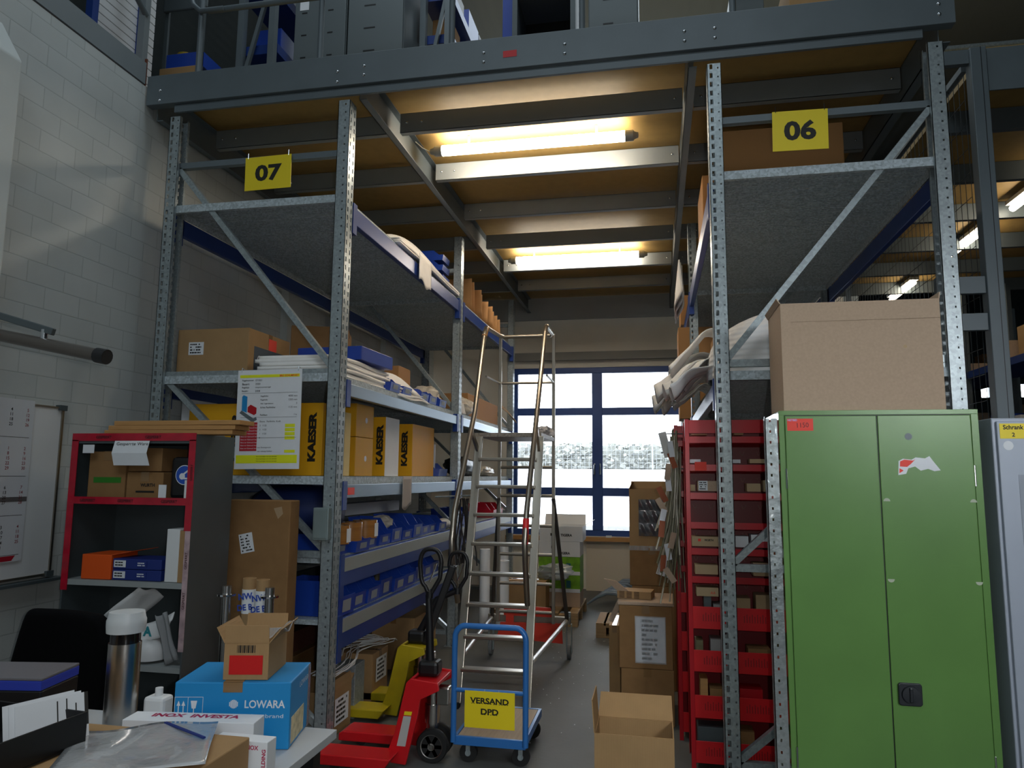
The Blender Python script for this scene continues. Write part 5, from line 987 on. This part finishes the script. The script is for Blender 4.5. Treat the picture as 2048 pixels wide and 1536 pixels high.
t = thing('far_mezzanine', 'second grey mezzanine bay seen past the right column', 'platform', (4.3, 4.6, 3.92)); MB().box(-2.3, 2.6, -.03, -.02, 0, .27).build('front_beam', GREY, t); MB().box(-2.3, 2.6, -.02, 5.9, .24, .28).build('floor_panel', BOARD, t)
for i in range(6): MB().box(-2.3, 2.6, .7+i*.95, .75+i*.95, .08, .235).build('joist', GREY, t)
for x in (.5, 2.55): MB().box(x, x+.09, 0, .09, -3.92, 0).build('column', GREY, t)
def ylamp(label, x, y0_, y1_, z):
    r_ = thing('tube_lamp', label, 'lamp', (x, y0_, z)); MB().tube([(0, 0, 0), (0, y1_-y0_, 0)], .03, 12).build('glowing_tube', mat('lit_far_tube', '#fff0d6', .3, emis=14), r_, smooth=50); MB().box(-.05, .05, -.02, y1_-y0_+.02, .035, .07).build('housing', WHITEP, r_); 
    for q in (.1, y1_-y0_-.1): MB().box(-.01, .01, q-.01, q+.01, .07, 4.16-z).build('hanger', GREY, r_)
ylamp('lit tube lamp beyond the right column, nearest', 3.22, 6.1, 7.1, 4.05); ylamp('lit tube lamp beyond the mesh fence, second in line', 3.22, 7.7, 8.5, 4.05); ylamp('lit tube lamp beyond the mesh fence, farthest in line', 3.22, 9.7, 10.6, 4.05)
def far_rack(label, x0, x1, y0_, y1_, zs, seed, grp, H=4.0, zb=0, m_=GREY):
    t = thing('storage_rack', label, 'rack', ((x0+x1)/2, y0_, zb)); a = (x1-x0)/2; L = y1_-y0_; n = max(1, round(L/2.4)); rr = random.Random(seed)
    for i in range(n+1):
        for x in (-a, a-.05): MB().box(x, x+.05, min(i*L/n, L-.06), min(i*L/n, L-.06)+.06, 0, H).build('upright', m_, t)
        MB().bar((-a, min(i*L/n, L-.06)+.03, .3), (a-.03, min(i*L/n, L-.06)+.03, 1.5), .03, .03).build('brace', m_, t)
    for z in zs: MB().box(-a, a, .07, L-.07, z-.08, z).build('shelf', BLUE if m_ is GREY else m_, t)
    mm = [CARD, CARD2, WHITE, BIN, CARD3, mat('orange_card', '#a87c4e'), BIN]
    for z in zs:
        y = .2
        while y < L-.5:
            w_ = rr.uniform(.25, .5); h = rr.uniform(.18, .42)
            ups = [min(i*L/n, L-.06) for i in range(n+1)]
            if rr.random() < .85 and not any(y-.02 < u+.06 and y+w_+.02 > u for u in ups): k = rr.randrange(7); carton(f'{("brown", "pale brown", "white", "blue", "dark brown", "orange brown", "blue")[k]} box on {grp}', t.location[0]-a+.05, t.location[0]+a-.05, y0_+y, y0_+y+w_, zb+z+.001, zb+z+h, mm[k], tape=False, name='goods_box', group=('brown', 'pale brown', 'white', 'blue', 'dark brown', 'orange brown', 'blue')[k]+' boxes on '+grp)
            y += w_+rr.uniform(.03, .25)
far_rack('far storage rack of boxes behind the mesh fence', 3.0, 3.5, 12.6, 16.5, (.1, 1.1, 2.1, 3.1), 5, 'the far rack behind the mesh fence')
far_rack('storage rack of boxes right of the second mezzanine bay', 3.75, 4.3, 7.2, 12.2, (.1, 1.1, 2.1, 2.9), 9, 'the rack under the farther lamps')
far_rack('distant storage rack near the far hall windows', 6.2, 6.9, 14, 19, (.1, 1.3, 2.5, 3.6), 12, 'the distant rack near the hall windows', 4.6)
tag(MB().tube([(1.9, 7.0, 5.6), (8, 7.0, 5.55)], .03, 10).build('ceiling_pipe', GALV, smooth=50), 'horizontal pipe high in the hall at the top right', 'pipe')
# ------------------------------------------------------------------ upstairs
zU = 4.262
def locker(label, x0, x1, y, n, stick=False, h=1.9):
    t = thing('locker', label, 'locker', ((x0+x1)/2, y, zU+.02)); a = (x1-x0)/2; MB().box(-a, a, .004, .5, 0, h).build('carcass', DARK, t, bevel=.003); w_ = 2*a/n
    MB().box(-a, a, .003, .5, -.02, 0).build('plinth', BLACK, t)
    for i in range(n):
        d = MB().box(-a+i*w_+.008, -a+(i+1)*w_-.008, -.012, .003, .03, h-.03).build('door', mat('locker_grey', '#5d6669', .45, .1), t, bevel=.003); b = MB()
        for k in range(4): b.box(-a+i*w_+w_*.3, -a+i*w_+w_*.5, -.014, -.012, .55+k*.2, .56+k*.2)
        b.build('vent_slots', BLACK, d)
    if stick: MB().box(-a+.05, -a+.13, -.014, -.0125, 1.18, 1.26).build('white_sticker', WHITE, t)
locker('dark grey double locker with a white sticker upstairs', -2.93, -2.46, 5.2, 2, True); locker('wide dark grey cabinet next to the locker upstairs', -2.45, -1.96, 5.2, 1); locker('dark grey cabinet right of the blue bin shelf upstairs', -.46, -.08, 5.2, 1)
t = thing('bin_shelf', 'grey shelf unit holding blue bins upstairs', 'shelf', (-.81, 5.2, zU)); 
for x in (-.25, .21): MB().box(x, x+.04, 0, .4, 0, 1.9).build('side_panel', DARK, t)
for z in (.6, 1.13, 1.7): MB().box(-.21, .21, 0, .4, z-.02, z).build('shelf', DARK, t)
MB().box(-.21, .21, .39, .4, 0, 1.9).build('back_panel', BLACK, t)
for i, z in enumerate((.6, 1.13)): bin_(('lower', 'upper')[i]+' blue bin in the grey shelf unit upstairs', (-.81, 5.215, zU+z+.001), 0, .38, .35, (.16, .34)[i], lab=False)
carton('blue box standing left of the bin shelf upstairs', -1.16, -1.07, 5.3, 5.6, zU, zU+1.5, BIN, tape=False)
carton('brown carton with a yellow top strip upstairs', .34, .53, 5.0, 5.3, zU, 4.88, CARD2, tape=False); carton('long brown carton at the right end upstairs', .95, 1.5, 4.9, 5.4, zU, 5.1, CARD, tape=False); carton('dark grey case beside the brown cartons upstairs', .58, .80, 5.0, 5.3, zU, 5.1, DARK, tape=False)
c = thing('bin_on_box', 'blue bin with a yellow part at the left end upstairs', 'bin', (-3.5, 4.7, zU+.4)); MB().box(-.17, .17, -.12, .12, 0, .12).build('bin_body', BIN, c, bevel=.004); MB().lathe([(0, 0), (.06, .01), (.07, .05), (0, .09)], 14, (-.06, 0, .12)).build('yellow_part', mat('dull_yellow', '#b79a2a', .5), c, smooth=50)
carton('brown carton under the blue bin at the left end upstairs', -3.68, -3.36, 4.56, 4.84, zU-.08, zU+.398, CARD, tape=False)
t = thing('notice_board', 'grey board with an orange stripe on the corner railing upstairs', 'board', (-3.5, 4.55, 5.12)); MB().box(-.18, .2, 0, .02, 0, .5).build('panel', DARK, t, bevel=.02); MB().box(-.10, .08, -.002, 0, .16, .26).build('orange_stripe', ORANGE, t); MB().box(-.17, -.14, .02, .04, -.85, .5).build('stand_leg', DARK, t); MB().box(.14, .17, .02, .04, -.85, .5).build('stand_leg', DARK, t)
far_rack('blue beamed rack running back behind the lockers upstairs', -3.33, -3.0, 5.0, 9.6, (.35, .85, 1.35), 21, 'the upstairs rack on the left', 2.2, zU)
far_rack('narrow rack of blue boxes right of the lockers upstairs', -1.93, -1.66, 5.5, 7.3, (.3, .7, 1.1, 1.5), 23, 'the upstairs rack beside the lockers', 2.0, zU)
#END
